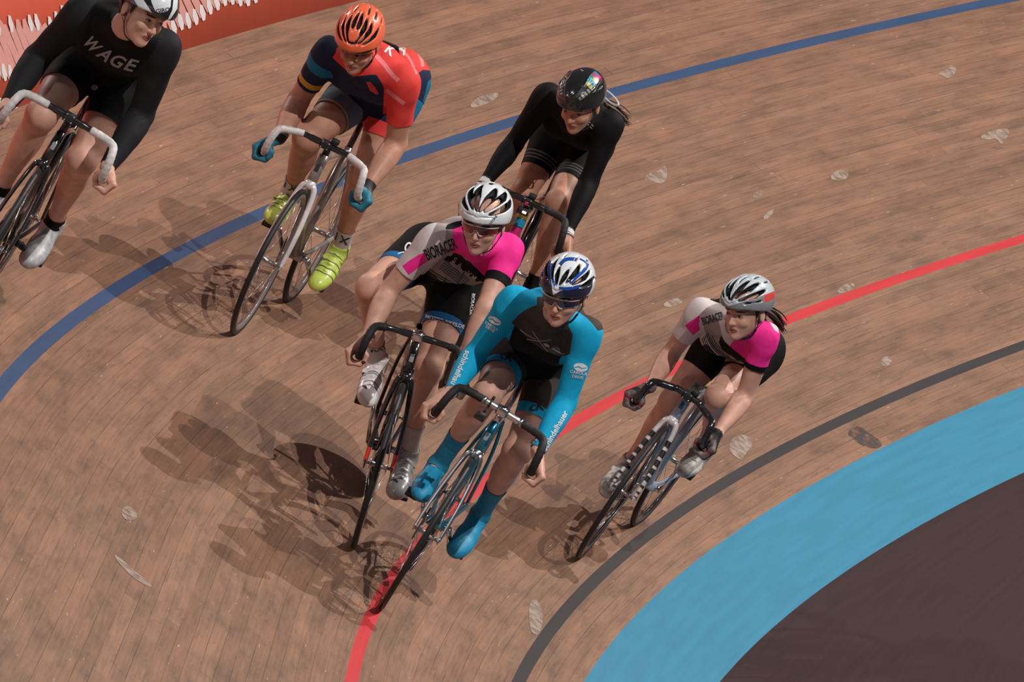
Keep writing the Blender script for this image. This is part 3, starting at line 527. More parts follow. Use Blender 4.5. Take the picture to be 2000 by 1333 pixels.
    for sg in (-1, 1): MB().tube(smoothpath([A(sg * .022, top[1] - .11, spz - .01), A(sg * .022, top[1] - .05, spz - .04), A(sg * .022, top[1] + .05, spz - .04), A(sg * .010, top[1] + .11, spz - .012)], 2), .0035, 8).build('saddle_rail', ALU, sad)
    MB().box(top + A(0, 0, .004), (.02, 0, 0), (0, .022, 0), (0, 0, .012)).build('saddle_clamp', cfg.get('clampm', ALU), sad)
    # drive train
    CX = .046; g = D['crank']
    ch = MB(); nt_ = 48; V = []; 
    for xx in (CX - .0018, CX + .0018):
        for j in range(nt_ * 4):
            a = 2 * math.pi * j / (nt_ * 4); r = .098 + (.004 if j % 4 in (1, 2) else -.001); V.append(BB + A(xx, r * math.cos(a), r * math.sin(a)))
        for j in range(nt_ * 4):
            a = 2 * math.pi * j / (nt_ * 4); V.append(BB + A(xx, .078 * math.cos(a), .078 * math.sin(a)))
    q = nt_ * 4; F = []
    for j in range(q):
        k2 = (j + 1) % q; F += [(j, k2, q + k2, q + j), (2 * q + k2, 2 * q + j, 3 * q + j, 3 * q + k2), (j, 2 * q + j, 2 * q + k2, k2), (q + k2, 3 * q + k2, 3 * q + j, q + j)]
    ch.add(V, F)
    for i in range(5): a = g + i * 2 * math.pi / 5; ch.tube([BB + A(CX, 0, 0), BB + A(CX, .082 * math.cos(a), .082 * math.sin(a))], [.010, .006], 8, flat=(.4, 1), up=(1, 0, 0))
    cr = ch.build('chainring', cfg.get('ring', CHR), root)
    MB().lathe([(CX - .002, .004), (CX - .002, .030), (CX + .002, .030), (CX + .002, .004)], RA, n=28).build('sprocket', CHN, root)
    cp = []
    for t in np.linspace(math.pi * .5, -math.pi * .5, 16): cp.append(BB + A(CX, .1 * math.cos(t), .1 * math.sin(t)))
    for t in np.linspace(-math.pi * .5, -math.pi * 1.5, 10): cp.append(RA + A(CX, .031 * math.cos(t), .031 * math.sin(t)))
    cp.append(cp[0]); MB().tube(cp, .0042, 8, flat=(1, .8), cap=False).build('chain', CHN, root)
    for sg, a in ((1, g), (-1, g + math.pi)):
        e = BB + A(sg * .083, .165 * math.sin(a), .165 * math.cos(a)); cA = MB().tube([BB + A(sg * .03, 0, 0), BB + A(sg * .06, 0, 0)], .014, 14).tube([BB + A(sg * .058, 0, 0), (BB + A(sg * .064, 0, 0)) * .5 + e * .5, e], [.015, .0105, .0115], 14, flat=(.65, 1.1), up=(1, 0, 0)).build('crank_arm', cfg['crank'], root)
        MB().tube([e, e + A(sg * .062, 0, 0)], .006, 10).build('pedal_axle', STEEL, cA)
        ft = D['foot'][0 if sg > 0 else 1]; fd = A(0, math.cos(ft), -math.sin(ft)); up = A(0, math.sin(ft), math.cos(ft))
        MB().box(e + A(sg * .05, 0, 0), (.026, 0, 0), fd * .034, up * .008).build('pedal', BLK, cA)
    return root, dict(cl=cl, st=st, hb=hb, ht=ht, BB=BB, sl=sl, k=k)
# ------------------------------------------------------------------ people
def frame_(x, z):  # columns x, y, z from approximate x and exact z
    z = unit(z); x = unit(x - z * (x @ z)); return np.stack([x, np.cross(z, x), z], 1)
def hand_prims(sd, W, G, ax, out, sc=1.0):
    """closed fist round a bar at G with axis ax (points to the index side); returns capsules"""
    out = unit(out - ax * (out @ ax)); b = np.cross(ax, out); b = b if b[2] < 0 else -b; caps = []
    P = lambda th, rad, s_: G + ax * s_ + rad * (math.cos(th) * out + math.sin(th) * b)
    d2 = math.radians; kn = []
    L = [.032, .0125, -.007, -.0255]; rr = [.0093, .0097, .0093, .0083]
    for i in range(4):
        s_ = L[i] * sc; ex = [0, .004, .002, -.003][i]
        m0 = P(d2(-2), .0435 + ex, s_ * .98); p1 = P(d2(56), .0420 + ex, s_); p2 = P(d2(118), .0310, s_ * 1.0); p3 = P(d2(176), .0268, s_ * 1.0)
        r = rr[i] * sc * 1.06; caps += [(m0, p1, [r * 1.08, r * 1.05]), (p1, p2, [r * 1.05, r * .98]), (p2, p3, [r * .97, r * .85])]; kn.append((m0, p1, p2, p3))
        caps.append((W * .75 + m0 * .25 + ax * 0, m0, [.0145 * sc, .0105 * sc]))
    pc = P(d2(-35), .032, 0); caps.append((W, pc, [.024 * sc, .019 * sc])); caps.append((pc, P(d2(0), .033, .016), [.017, .013])); caps.append((pc, P(d2(0), .033, -.018), [.017, .012]))
    t0 = W * .55 + P(d2(-80), .030, .022) * .45; t1 = P(d2(-100), .031, .034); t2 = P(d2(-150), .028, .041); t3 = P(d2(-202), .0275, .043)
    caps += [(t0, t1, [.0135 * sc, .0115 * sc]), (t1, t2, [.0112 * sc, .0103 * sc]), (t2, t3, [.0102 * sc, .0086 * sc])]
    return caps, kn, t3
def build_body(D, cfg):
    J = {k: A(*v) for k, v in D['J'].items()}; s = D['s']; fem = cfg.get('fem', 1)
    H = A(*D['H']); HR = np.array(D['HR']); hp = lambda x, y, z: H + HR @ A(x, y, z)
    hc = (J['hipR'] + J['hipL']) / 2; sc_ = (J['shR'] + J['shL']) / 2; Wv = sc_ - hc; Lt = np.linalg.norm(Wv); Wv = Wv / Lt
    T = frame_(J['shR'] - J['shL'], Wv); TP = frame_(J['hipR'] - J['hipL'], Wv)
    pts = np.array(list(J.values()) + [H]); lo = pts.min(0) - .17; hi = pts.max(0) + .17
    F = SDF(lo, hi, cfg.get('h', .004))
    tc = lambda x, d, w: hc + (T @ A(x, d, 0)) * s + Wv * w * Lt
    pc = lambda x, d, w: hc + (TP @ A(x, d, 0)) * s + Wv * w * Lt
    # torso (d axis: +front)
    F.ell(pc(0, -.01, .06), A(.160, .108, .13) * s, TP, .04); 
    for sg in (-1, 1): F.ell(pc(sg * .080, -.045, -.02), A(.088, .092, .105) * s, TP, .05)
    tw = cfg.get('torso', .92); F.ell(tc(0, .0, .42), A(.126 * tw, .094, .15) * s, T, .06); F.ell(tc(0, -.005, .72), A(.144 * tw, .106, .17) * s, T, .06)
    F.ell(tc(0, -.025, .90), A(.132 * tw, .078, .09) * s, T, .05)
    if fem:
        for sg in (-1, 1): F.ell(tc(sg * .065, .078, .74), A(.062, .048, .062) * s, T, .05)
    else:
        for sg in (-1, 1): F.ell(tc(sg * .075, .060, .78), A(.075, .045, .07) * s, T, .05)
    F.cap(J['shR'] * .9 + J['shL'] * .1 - Wv * .02, J['shL'] * .9 + J['shR'] * .1 - Wv * .028, .047 * s * cfg.get('torso', .92) / .92, .035)
    nk0 = J['neck'] - Wv * .03; nk1 = hp(0, -.035, -.045)
    nr = cfg.get('nk', .9); F.cap(nk0, nk1, A(.054, .049, .047) * s * nr, .03)
    for n in 'RL': F.cap(nk0 * .85 + nk1 * .15, J['sh' + n], A(.040, .038, .042) * nr / .9, .035)
    # arms
    hands = {}
    dl, w_, bz, by = D['bar']; st = steerfn(dl); cl = A(0, -.095 + by, .84 + bz); am = cfg.get('arm', 1.)
    for n, sg in (('R', 1), ('L', -1)):
        S_, E, Wr = J['sh' + n], J['el' + n], J['wr' + n]
        F.ell(S_ + (E - S_) * .12, A(.048, .050, .058) * s * am, None, .035)
        F.cap(S_, E, A(.048, .050, .048, .045, .041, .040) * s * am, .03)
        F.cap(E, Wr, A(.040, .0445, .043, .037, .030, .0245) * s * am, .015)
        G = st(cl + A(sg * (w_ + .023), .000, -.141)); ax = unit(st(cl + A(sg * (w_ + .021), .045, -.133)) - st(cl + A(sg * (w_ + .024), -.04, -.1445)))
        caps, kn, th = hand_prims(sg, Wr, G, ax, A(sg * 1., .0, .10), cfg.get('hand', 1.06)); hands[n] = (G, ax, kn, th)
        for a, b_, r in caps: F.cap(a, b_, r, .006)
    # legs
    lm_ = cfg.get('leg', 1.)
    for n, sg in (('R', 1), ('L', -1)):
        Hh, K, An, To = J['hip' + n], J['kn' + n], J['an' + n], J['to' + n]; kd = unit(K - (Hh + An) / 2)
        F.cap(Hh, K, A(.094, .096, .090, .080, .069, .059, .054) * s * lm_, .035)
        F.ell(K + kd * .012, A(.050, .050, .055) * s * lm_, None, .025)
        Z = unit(An - K); back = unit(-kd - Z * (-kd @ Z))
        F.cap(K, An, A(.054, .051, .050, .046, .040, .034, .033, .034) * s * lm_, .02)
        M = frame_(np.cross(Z, back), Z); F.ell(K + (An - K) * .32 + back * .022, A(.044, .038, .10) * s * lm_, M if True else None, .03)
        F.ell(K * .72 + Hh * .28 + kd * .02, A(.052, .052, .085) * s * lm_, frame_(A(1, 0, 0), unit(Hh - K)), .03)
        F.cap(An, To, [.032, .024, .019], .02)
        hl = An - unit(To - An) * .02 + unit(An - K) * .04; F.cap(An, hl, [.032, .028], .02)
    # head
    R3 = HR
    F.ell(hp(0, -.012, .030), A(.074, .094, .088), R3, .02); F.ell(hp(0, .026, -.022), A(.063, .064, .078), R3, .02)
    F.ell(hp(0, .040, -.062), A(.038, .045, .046), R3, .02); F.ell(hp(0, .073, -.096), A(.016, .016, .014), R3, .02)
    jw = cfg.get('jaw', 0); F.cap(hp(-.030, -.0, -.052), hp(-.010, .06, -.090), [.021 + jw, .0135 + jw], .02); F.cap(hp(.030, -.0, -.052), hp(.010, .06, -.090), [.021 + jw, .0135 + jw], .02)
    for sg in (-1, 1):
        F.ell(hp(sg * .034, .068, -.028), A(.021, .018, .018), R3, .016); F.ell(hp(sg * .077, -.012, -.008), A(.007, .018, .031), R3, .006)
        F.cap(hp(sg * .012, .085, .018), hp(sg * .045, .070, .020), [.011, .010], .012)
        F.ell(hp(sg * .031, .094, .000), A(.017, .014, .0115), R3, .010, 's'); F.ell(hp(sg * .031, .0735, .000), A(.0135, .0135, .0115), R3, .004)
        F.ell(hp(sg * .0085, .093, -.036), A(.0065, .009, .006), R3, .005)
    F.cap(hp(0, .085, .008), hp(0, .105, -.030), [.0065, .0085], .009); F.ell(hp(0, .104, -.033), A(.0085, .010, .008), R3, .006)
    F.cap(hp(-.016, .080, -.062), hp(.016, .080, -.062), .0070, .006); F.ell(hp(0, .0865, -.0590), A(.019, .009, .0052), R3, .004); F.ell(hp(0, .0845, -.0695), A(.0155, .009, .0058), R3, .004)
    F.cap(hp(-.017, .091, -.0645), hp(.017, .091, -.0645), .0018, .003, 's')
    V, Q = F.mesh(1); V = relax(V, Q, .3); T3 = tri(Q)
    # bone labels
    bones = []; 
    def B(ch, base, a, b_, r): bones.append((ch, base, a, b_, r))
    B(0, 0, hc, sc_, .13); B(0, 1, sc_, nk0, .07); B(5, 0, nk0 * .4 + nk1 * .6, hp(0, 0, .06), .075)
    for ci, n in ((1, 'R'), (2, 'L')):
        B(ci, 0, J['sh' + n], J['el' + n], .05); B(ci, 1, J['el' + n], J['wr' + n], .037); B(ci, 2, J['wr' + n], hands[n][0], .03)
    for ci, n in ((3, 'R'), (4, 'L')):
        B(ci, 0, J['hip' + n], J['kn' + n], .085); B(ci, 1, J['kn' + n], J['an' + n], .045); B(ci, 2, J['an' + n], J['to' + n], .035)
    best = np.full(len(V), 9.); lab = np.zeros(len(V), int); c = np.zeros(len(V))
    for ch, base, a, b_, r in bones:
        ab = b_ - a; t = np.clip(((V - a) @ ab) / (ab @ ab), 0, 1); d = np.linalg.norm(V - a - t[:, None] * ab, axis=1) - r; mk = d < best
        if ch == 0: mk &= True
        best[mk] = d[mk]; lab[mk] = ch; 
        tt = ((V - a) @ ab) / (ab @ ab); c[mk] = base + np.clip(tt[mk], -.3 if base == 0 else 0, 1)
    X = (V - sc_) @ T; Xh = (V - H) @ HR
    D_ = dict(lab=lab, c=c, x=X[:, 0] / s, d=((V - hc) @ T)[:, 1] / s, w=((V - hc) @ Wv) / Lt, hx=Xh)
    # relaxed normals for garments
    return Surf(V, T3, D_), Q, dict(J=J, H=H, HR=HR, hp=hp, hands=hands, T=T, W=Wv, hc=hc, sc=sc_, L=Lt, s=s, tc=tc, E=np.array(D['E']))
def arm(S, n): return S.D['lab'] == (1 if n == 'R' else 2)
def leg(S, n): return S.D['lab'] == (3 if n == 'R' else 4)
def anyarm(S): return (S.D['lab'] == 1) | (S.D['lab'] == 2)
def anyleg(S): return (S.D['lab'] == 3) | (S.D['lab'] == 4)
def wrinkle(V, amp, s_=1., seed=0):
    r = np.random.default_rng(seed); o = np.zeros(len(V))
    for i in range(9):
        k = r.normal(size=3); k *= (45 + 60 * r.random()) / np.linalg.norm(k); ph = r.random() * 6.28
        k2 = r.normal(size=3) * 12; o += np.sin(V @ k + ph + 1.5 * np.sin(V @ k2))
    return o / 9 * amp * 2.2
def garment(S, keep, off, sm=6, wr=.0016, seed=1):
    g = S.copy(); N = vnorm(g.V, g.T); V = g.V.copy()
    for _ in range(sm): V = relax(V, g.T, .5)
    N = vnorm(V, g.T); V = V + N * (off + wrinkle(V, wr, seed=seed))[:, None]
    # never below the skin
    dd = ((V - g.V) * N).sum(1); V += N * np.maximum(off * .7 - dd, 0)[:, None]; g.V = V
    return g.clip(keep)
def pin(V, poly):
    # signed distance to a closed outline, positive inside
    P = np.asarray(poly, float); n = len(P); d = np.full(len(V), 1e9); ins = np.zeros(len(V), bool)
    for i in range(n):
        a, b_ = P[i], P[(i + 1) % n]; e = b_ - a; t = np.clip(((V - a) @ e) / (e @ e + 1e-12), 0, 1); d = np.minimum(d, np.linalg.norm(V - a - t[:, None] * e, axis=1))
        c = ((a[1] > V[:, 1]) != (b_[1] > V[:, 1])); xx = (b_[0] - a[0]) * (V[:, 1] - a[1]) / (b_[1] - a[1] + 1e-12) + a[0]; ins ^= c & (V[:, 0] < xx)
    return np.where(ins, d, -d)
def uv(B, V): return (V - B['J']['neck']) @ B['E'][:2].T
def front(B, s, poly, mask=None):
    # outline laid on the cloth from the front of the rider
    f = pin(uv(B, s.V), poly); N = vnorm(s.V, s.T); f = np.where(N @ B['E'][2] > -.05, f, -.01); return f if mask is None else np.where(mask(s), f, -.01)
def line(pts, w):
    P = smoothpath(np.array(pts, float), 2); T_ = np.gradient(P, axis=0); T_ /= np.linalg.norm(T_, axis=1)[:, None] + 1e-9; N_ = np.stack([-T_[:, 1], T_[:, 0]], 1) * w / 2; return np.concatenate([P + N_, (P - N_)[::-1]]).tolist()
def fdecal(B, name, target, body, uvc, m, size=1, rot=0., sx=1., sy=1., shear=0., off=.0016):
    e1, e2, e3 = B['E']; c = B['J']['neck'] + e1 * uvc[0] + e2 * uvc[1] + e3 * .45; a = math.radians(rot); VF = text_mesh(body, size, shear) if isinstance(body, str) else body
    return decal(name, target, VF, c, e1 * math.cos(a) + e2 * math.sin(a), e3, m, off=off, sx=sx, sy=sy, maxd=1.4)
def fshape(B, name, target, poly, m, off=.0014):
    return fdecal(B, name, target, shape([tuple(q) for q in poly]), (0, 0), m, off=off)
def make_helmet(B, parent, style, mats):
    """mats: list index0 main, 1 vent black, 2.. accents; style: dict(slots, paint)"""
    hp, HR = B['hp'], B['HR']; r = A(*style.get('r', (.100, .138, .104))); C0 = A(0, -.008, .050); h = .0026
    S = SDF(C0 - r - .03, C0 + r + .03, h); S.F[:] = .04
    S.ell(C0, r, None, .001)
    if style.get('tail'): S.ell(C0 + A(0, -.075, .005), A(.075, .09, .07), None, .03)
    ri = r - A(.020, .020, .024); S.ell(C0 + A(0, 0, -.006), ri, None, .003, 's')
    lo = C0 - r - .03; hi = C0 + r + .03
    # brim: higher at the front, dropping over the temples and nape
    zf = style.get('zf', .040)
    S.put(lo, hi, lambda x, y, z: z - (zf + .0 * x - .030 * np.clip((.10 - y) / .14, 0, 1) - .018 * np.clip((-.02 - y) / .1, 0, 1)) + 0 * x * y, .006, 's')
    def sp(a, b_, dr=0.): a, b_ = math.radians(a), math.radians(b_); d = A(math.sin(a) * math.cos(b_), math.sin(b_), math.cos(a) * math.cos(b_)); return C0 + d * (r + dr)
    for (pts, rad) in style['slots']:
        for sg in ((1, -1) if pts[0][0] or pts[-1][0] else (1,)):
            q = [sp(sg * a, b_) for a, b_ in pts]; q2 = [sp(sg * a, b_, -.014) for a, b_ in pts]; n = len(q)
            rr = [rad * (.45 if i in (0, n - 1) else 1.) for i in range(n)]
            for i in range(n - 1):
                S.cap(q[i], q[i + 1], [rr[i], rr[i + 1]], .002, 's'); S.cap(q2[i], q2[i + 1], [rr[i] * .9, rr[i + 1] * .9], .002, 's')
    for (pts, rad) in style.get('ribs', []):
        for sg in (1, -1):
            q = [sp(sg * a, b_, .001) for a, b_ in pts]
            for i in range(len(q) - 1): S.cap(q[i], q[i + 1], rad, .006)
    V, Q = S.mesh(2); T3 = tri(Q); n_ = V - C0; dep = 1 - np.linalg.norm(n_ / r, axis=1); al = np.degrees(np.arctan2(n_[:, 0] / r[0], n_[:, 2] / r[2])); be_ = np.degrees(np.arcsin(np.clip(n_[:, 1] / r[1] / (np.linalg.norm(n_ / r, axis=1) + 1e-9), -1, 1)))
    G = Surf(V, T3, dict(dep=dep, al=al, be=be_, p=V.copy()))
    for fn, idx in style.get('paint', []): G.paint(fn, idx)
    G.paint(lambda s: s.D['dep'] - style.get('dth', .045), 1)
    G.V = B['H'] + G.V @ HR.T
    for poly, idx, only in style.get('front', []): G.paint(lambda s: front(B, s, poly), idx, only)
    return G.obj('helmet', mats, parent), sp
def head_tube(B, mb, pts, r, n=10, it=2, **k): mb.tube(B['H'] + smoothpath(pts, it) @ B['HR'].T, r, n, **k); return mb
def straps(B, helmet, m=None):
    mb = MB()
    for sg in (-1, 1):
        for y0 in (.030, -.055): head_tube(B, mb, [A(sg * .080, y0, .03), A(sg * .0805, y0 * .5 - .002, -.025), A(sg * .066, .012, -.062)], .0045, 6, flat=(.35, 1.2), up=(1, 0, 0))
        head_tube(B, mb, [A(sg * .066, .012, -.062), A(sg * .045, .022, -.105), A(0, .035, -.116)], .0045, 6, flat=(.5, 1.2), up=(0, 0, 1))
    mb.build('chin_strap', m or BLK, helmet)
def make_glasses(B, parent, fm, lm_, z0=.020, hgt=.040):
    a = np.radians(np.linspace(-68, 68, 41)); V = []; F = []; R_ = .084; cy = .022; rows = 7
    for i in range(rows):
        t = i / (rows - 1)
        for x in a:
            nb = math.exp(-(x / .13) ** 2); zb = z0 - hgt * (1 - .18 * abs(x) ** 1.2) + .024 * nb; z = z0 * (1) * (1 - t) + zb * t - (.004 * abs(x) if i == 0 else 0); rr = R_ + .003 * math.sin(t * 3.14) - .004 * t
            V.append((rr * math.sin(x) * .94, cy + rr * math.cos(x), z))
    n = len(a)
    F = np.array([[i * n + j, i * n + j + 1, (i + 1) * n + j + 1, (i + 1) * n + j] for i in range(rows - 1) for j in range(n - 1)])
    V = np.array(V); mb = MB(); top = V[:n]; mb.tube(B['H'] + top @ B['HR'].T, .0030, 8, flat=(1, 1.5), up=tuple(B['HR'] @ A(0, 0, 1)))
    bot = V[-n:]; nos = bot[n // 2 - 6:n // 2 + 7] + A(0, .0015, 0); mb.tube(B['H'] + nos @ B['HR'].T, .0020, 8)
    for sg in (-1, 1): e = top[0 if sg < 0 else -1]; head_tube(B, mb, [e + A(0, 0, -.002), e + A(sg * .002, -.02, -.002), A(sg * .080, -.03, .012)], .0032, 8, flat=(.7, 1.6), up=(1, 0, 0))
    fr = mb.build('sunglasses', fm, parent); le = mkmesh('lens', B['H'] + V @ B['HR'].T, F, lm_, fr, True); md = le.modifiers.new('t', 'SOLIDIFY'); md.thickness = .0016
    return fr
def make_hair(B, parent, m, pony=None):
    lo = A(-.12, -.15, -.12); hi = A(.12, .12, .16); S = SDF(lo, hi, .004); S.ell(A(0, -.020, .022), A(.081, .098, .092), None, .001)
    S.cap(A(0, -.07, -.02), A(0, -.085, -.055), [.045, .025], .03)
    S.put(lo, hi, lambda x, y, z: (y - .030 - .25 * (z - .01)) * -1 + 0 * x, .012, 's'); S.put(lo, hi, lambda x, y, z: z + .085 + 0 * x * y, .01, 's')
    for sg in (-1, 1): S.ell(A(sg * .08, -.010, -.015), A(.02, .024, .034), None, .008, 's')
    V, Q = S.mesh(2); r_ = np.random.default_rng(4); V = V + (np.sin(V[:, 0] * 260 + V[:, 2] * 90) * .0012)[:, None] * unit(A(0, -1, .3)); o = mkmesh('hair', B['H'] + V @ B['HR'].T, Q, m, parent)
    if pony is not None:
        mb = MB(); e1, e2, e3 = B['E']; Pw = [B['J']['neck'] + e1 * u + e2 * v - e3 * (.055 + .02 * q) for q, (u, v) in enumerate(pony)]
        for i in range(46):
            j = r_.normal(0, .009, 3); P = [Pw[0] + j * .7] + [p + j * (1.1 + .1 * q) + r_.normal(0, .004, 3) for q, p in enumerate(Pw[1:])]
            P = smoothpath(P, 2); mb.tube(P, np.linspace(.0055, .0012, len(P)), 6)
        mb.build('ponytail', m, o)
    return o
def make_shoe(B, n, D, parent, mats, style):
    sg = 1 if n == 'R' else -1; ft = D['foot'][0 if n == 'R' else 1]; fd = A(0, math.cos(ft), -math.sin(ft)); up = A(0, math.sin(ft), math.cos(ft)); An = B['J']['an' + n]
    pd = An + fd * .11 - up * .10; xr = A(1, 0, 0); O = pd; M = np.stack([xr, fd, up], 1)
    lo = A(-.09, -.19, -.01); hi = A(.09, .16, .17); S = SDF(lo, hi, .003)
    S.ell(A(0, .025, .046), A(.047, .088, .036), None, .02); S.ell(A(-sg * .008, .075, .036), A(.037, .045, .026), None, .02)
    S.cap(A(0, -.03, .058), A(0, -.105, .085), [.038, .041], .03); S.ell(A(0, -.105, .05), A(.036, .046, .045), None, .02); S.ell(A(0, -.04, .04), A(.038, .08, .030), None, .02)
    if style.get('cuff', 1): S.cap(A(0, -.108, .09), A(0, -.108, .118), .0425, .012); S.cap(A(0, -.108, .112), A(0, -.108, .16), .037, .003, 's')
    S.half(A(0, 0, .0135), A(0, 0, -1), lo, hi, .004)
    if style.get('straps'):
        for y0, z0, w in ((.035, .078, .010), (-.005, .088, .011), (-.050, .105, .012)):
            S.cap(A(-.036, y0 - .004, z0 - .022), A(.0, y0, z0 + .002), [.007, .0085], .003); S.cap(A(.0, y0, z0 + .002), A(.036, y0 - .004, z0 - .022), [.0085, .007], .003)
        S.cap(A(.040, -.05, .080), A(.040, -.03, .080), .008, .003)
    S.cap(A(0, .028, .006), A(0, -.02, .008), .016, .005)
    V, Q = S.mesh(2); G = Surf(V, tri(Q), dict(p=V.copy()))
    G.paint(lambda s: .021 - s.D['p'][:, 2], 1)
    for fn, idx in style.get('paint', []): G.paint(fn, idx, [0])
    G.V = O + G.V @ M.T
    return G.obj('shoe', mats, parent)
def make_person(key, cfg, label, dress):
    D = RID[key]; Sf, Q, B = build_body(D, cfg); sk = cfg['skin']; B['D'] = D; B['cfg'] = cfg
    body = Sf.copy()
    hx = lambda s: s.D['hx']; hd = lambda s: s.D['lab'] == 5
    inf_ = lambda s, f: np.where(hd(s), f, -.01)
    E = lambda s, c, r: 1 - np.sqrt((((hx(s) - A(*c)) / A(*r)) ** 2).sum(1))
    body.paint(lambda s: inf_(s, np.minimum(.02 * E(s, (0, .095, -.0645), (.0235, .022, .0115)), .02)), 1)
    body.paint(lambda s: inf_(s, np.minimum(.02 * E(s, (0, .098, -.0645), (.015, .02, .0022)), .02)), 4)
    for sg in (-1, 1):
        body.paint(lambda s: inf_(s, .02 * E(s, (sg * .031, .087, .0008), (.0140, .014, .0062))), 3); body.paint(lambda s: inf_(s, .02 * E(s, (sg * .031, .087, -.0002), (.0112, .012, .0044))), 2)
        body.paint(lambda s: inf_(s, .02 * E(s, (sg * .031 + cfg.get('gaze', 0), .087, .0), (.0058, .02, .0058))), 3)
        body.paint(lambda s: inf_(s, .02 * E(s, (sg * .033, .09, .021 - 0), (.020, .03, .0045))), 3)
    mats = [sk, mat('lips_' + cfg.get('lips', 'rose'), cfg.get('lipc', (.36, .12, .10)), .4), mat('eye_white', (.34, .29, .26), .3), mat('iris_brow', (.045, .028, .02), .4), mat('mouth_dark', (.08, .02, .02), .6)]
    if cfg.get('nails'):
        for n in 'RL':
            th = B['hands'][n][3]; body.paint(lambda s: .009 - np.linalg.norm(s.V - (th + A(0, .006, -.004)), axis=1), 5)
        mats.append(mat('nail_varnish_purple', (.12, .02, .07), .2))
    root = body.obj('person', mats, None)
    m = np.eye(4); m[:3, :3] = D['M']; m[:3, 3] = D['O']; root.matrix_world = Matrix(m.tolist()); tag(root, label, 'person')
    dress(Sf, B, root); return root, B
# ------------------------------------------------------------------ materials of the riders
SK1 = skin('skin_fair', (.62, .34, .255)); SK2 = skin('skin_tanned', (.49, .245, .165))
HAIRB = mat('hair_brown', (.085, .042, .022), .45, var=.35, scale=120); HAIRD = mat('hair_dark', (.035, .02, .014), .45, var=.3, scale=120)
C_CYAN = cloth('lycra_blue', (.006, .36, .62)); C_CHAR = cloth('lycra_brown_grey', (.055, .042, .040)); C_BLACK = cloth('lycra_black', (.005, .005, .0055)); C_BLK2 = cloth('lycra_black_matt', (.013, .013, .0155))
C_WHITE = cloth('lycra_white', (.66, .58, .58)); C_PINK = cloth('lycra_pink', (.92, .03, .30)); C_GREY = cloth('lycra_stone', (.33, .27, .25)); C_HEM = cloth('lycra_hem_blue', (.014, .13, .33))
C_RED = cloth('lycra_red', (.72, .055, .048)); C_NAVY = cloth('lycra_navy', (.014, .022, .055)); C_TEAL = cloth('lycra_teal_blue', (.01, .16, .30)); C_YEL = cloth('lycra_yellow', (.55, .33, .04)); C_PALE = cloth('lycra_pale_red', (.80, .22, .24)); C_SLATE = cloth('lycra_slate', (.10, .17, .21))
C_SOCK = mat('sock_white', (.52, .46, .45), .8, bump=.25, bscale=500); PR_W = mat('print_white', (.75, .74, .74), .5); PR_K = mat('print_black', (.012, .012, .012), .5); PR_G = mat('print_grey', (.30, .27, .27), .5); PR_B = mat('print_blue', (.02, .10, .25), .45)
C_STR = cloth('stripe_grey', (.13, .125, .13)); C_GLT = mat('glove_teal', (.012, .16, .23), .6, bump=.3, bscale=200); C_GLK = mat('glove_black', (.014, .014, .015), .6, bump=.3, bscale=200); C_GLM = mat('glove_mottled', (.16, .12, .115), .6, var=.6, scale=60); C_GLR = mat('glove_red', (.20, .02, .03), .5)
W_GL = mat('helmet_white_gloss', (.72, .75, .78), .18, coat=.5, var=.03); W_IN = mat('helmet_liner_black', (.008, .008, .009), .7)
def lensm(n, c1, c2):
    m = mat(n, c1, .06, coat=1., var=.02, spec=.9); nt = m.node_tree; N = nt.nodes; L = nt.links; b = N['Principled BSDF']
    lw = N.new('ShaderNodeLayerWeight'); lw.inputs[0].default_value = .45; mx = N.new('ShaderNodeMix'); mx.data_type = 'RGBA'; mx.inputs['A'].default_value = (*c1, 1); mx.inputs['B'].default_value = (*c2, 1)
    L.new(lw.outputs['Facing'], mx.inputs['Factor']); L.new(mx.outputs['Result'], b.inputs['Base Color']); b.inputs['Metallic'].default_value = .55; return m
LN_R = lensm('lens_red_mirror', (.05, .012, .02), (.75, .10, .03)); LN_B = lensm('lens_purple', (.035, .018, .03), (.08, .05, .20)); LN_O = lensm('lens_ruby', (.10, .008, .02), (.5, .03, .03))
def tdecal(S, name, target, body, size, x, w, m, B, rot=0., sx=1., sy=1., shear=0., face=None, extra=None):
    T = B['T']; c = B['tc'](x, .1, w); f = T @ A(0, 1, 0) if face is None else face; r = T @ A(-1, 0, 0)
    f = unit(f); r = unit(r - f * (r @ f)); u = np.cross(f, r); r2 = r * math.cos(rot) + u * math.sin(rot)
    return decal(name, target, text_mesh(body, size, shear) if isinstance(body, str) else body, c, r2, f, m, sx=sx, sy=sy)
def adecal(name, target, body, size, B, bone, t, m, face=(0, 1, .1), along=True, flip=1, rot=0., shear=0., sx=1., sy=1.):
    J = B['J']; a, b_ = J[bone[0]], J[bone[1]]; c = a + (b_ - a) * t; dr = unit(b_ - a) * flip; f = unit(A(*face)); r = unit(dr - f * (dr @ f))
    if not along: r = np.cross(r, f) 
    u = np.cross(f, r); r = r * math.cos(rot) + u * math.sin(rot)
    return decal(name, target, text_mesh(body, size, shear) if isinstance(body, str) else body, c, r, f, m, sx=sx, sy=sy)
def ellp(rx, ry, n=24, rin=0): return [(rx * math.cos(2 * math.pi * i / n), ry * math.sin(2 * math.pi * i / n)) for i in range(n)]
big = lambda S: np.full(len(S.V), .05)
def keep_top(cR, cL, w0):
    def f(s):
        l = s.D['lab']; c = s.D['c']; o = (s.D['w'] - w0) * .5
        o = np.where(l == 1, (cR - c) * .28, np.where(l == 2, (cL - c) * .28, o)); return np.where(l == 5, -.01, np.where(l >= 3, np.minimum(o, (.12 - c) * .3), o))
    return f
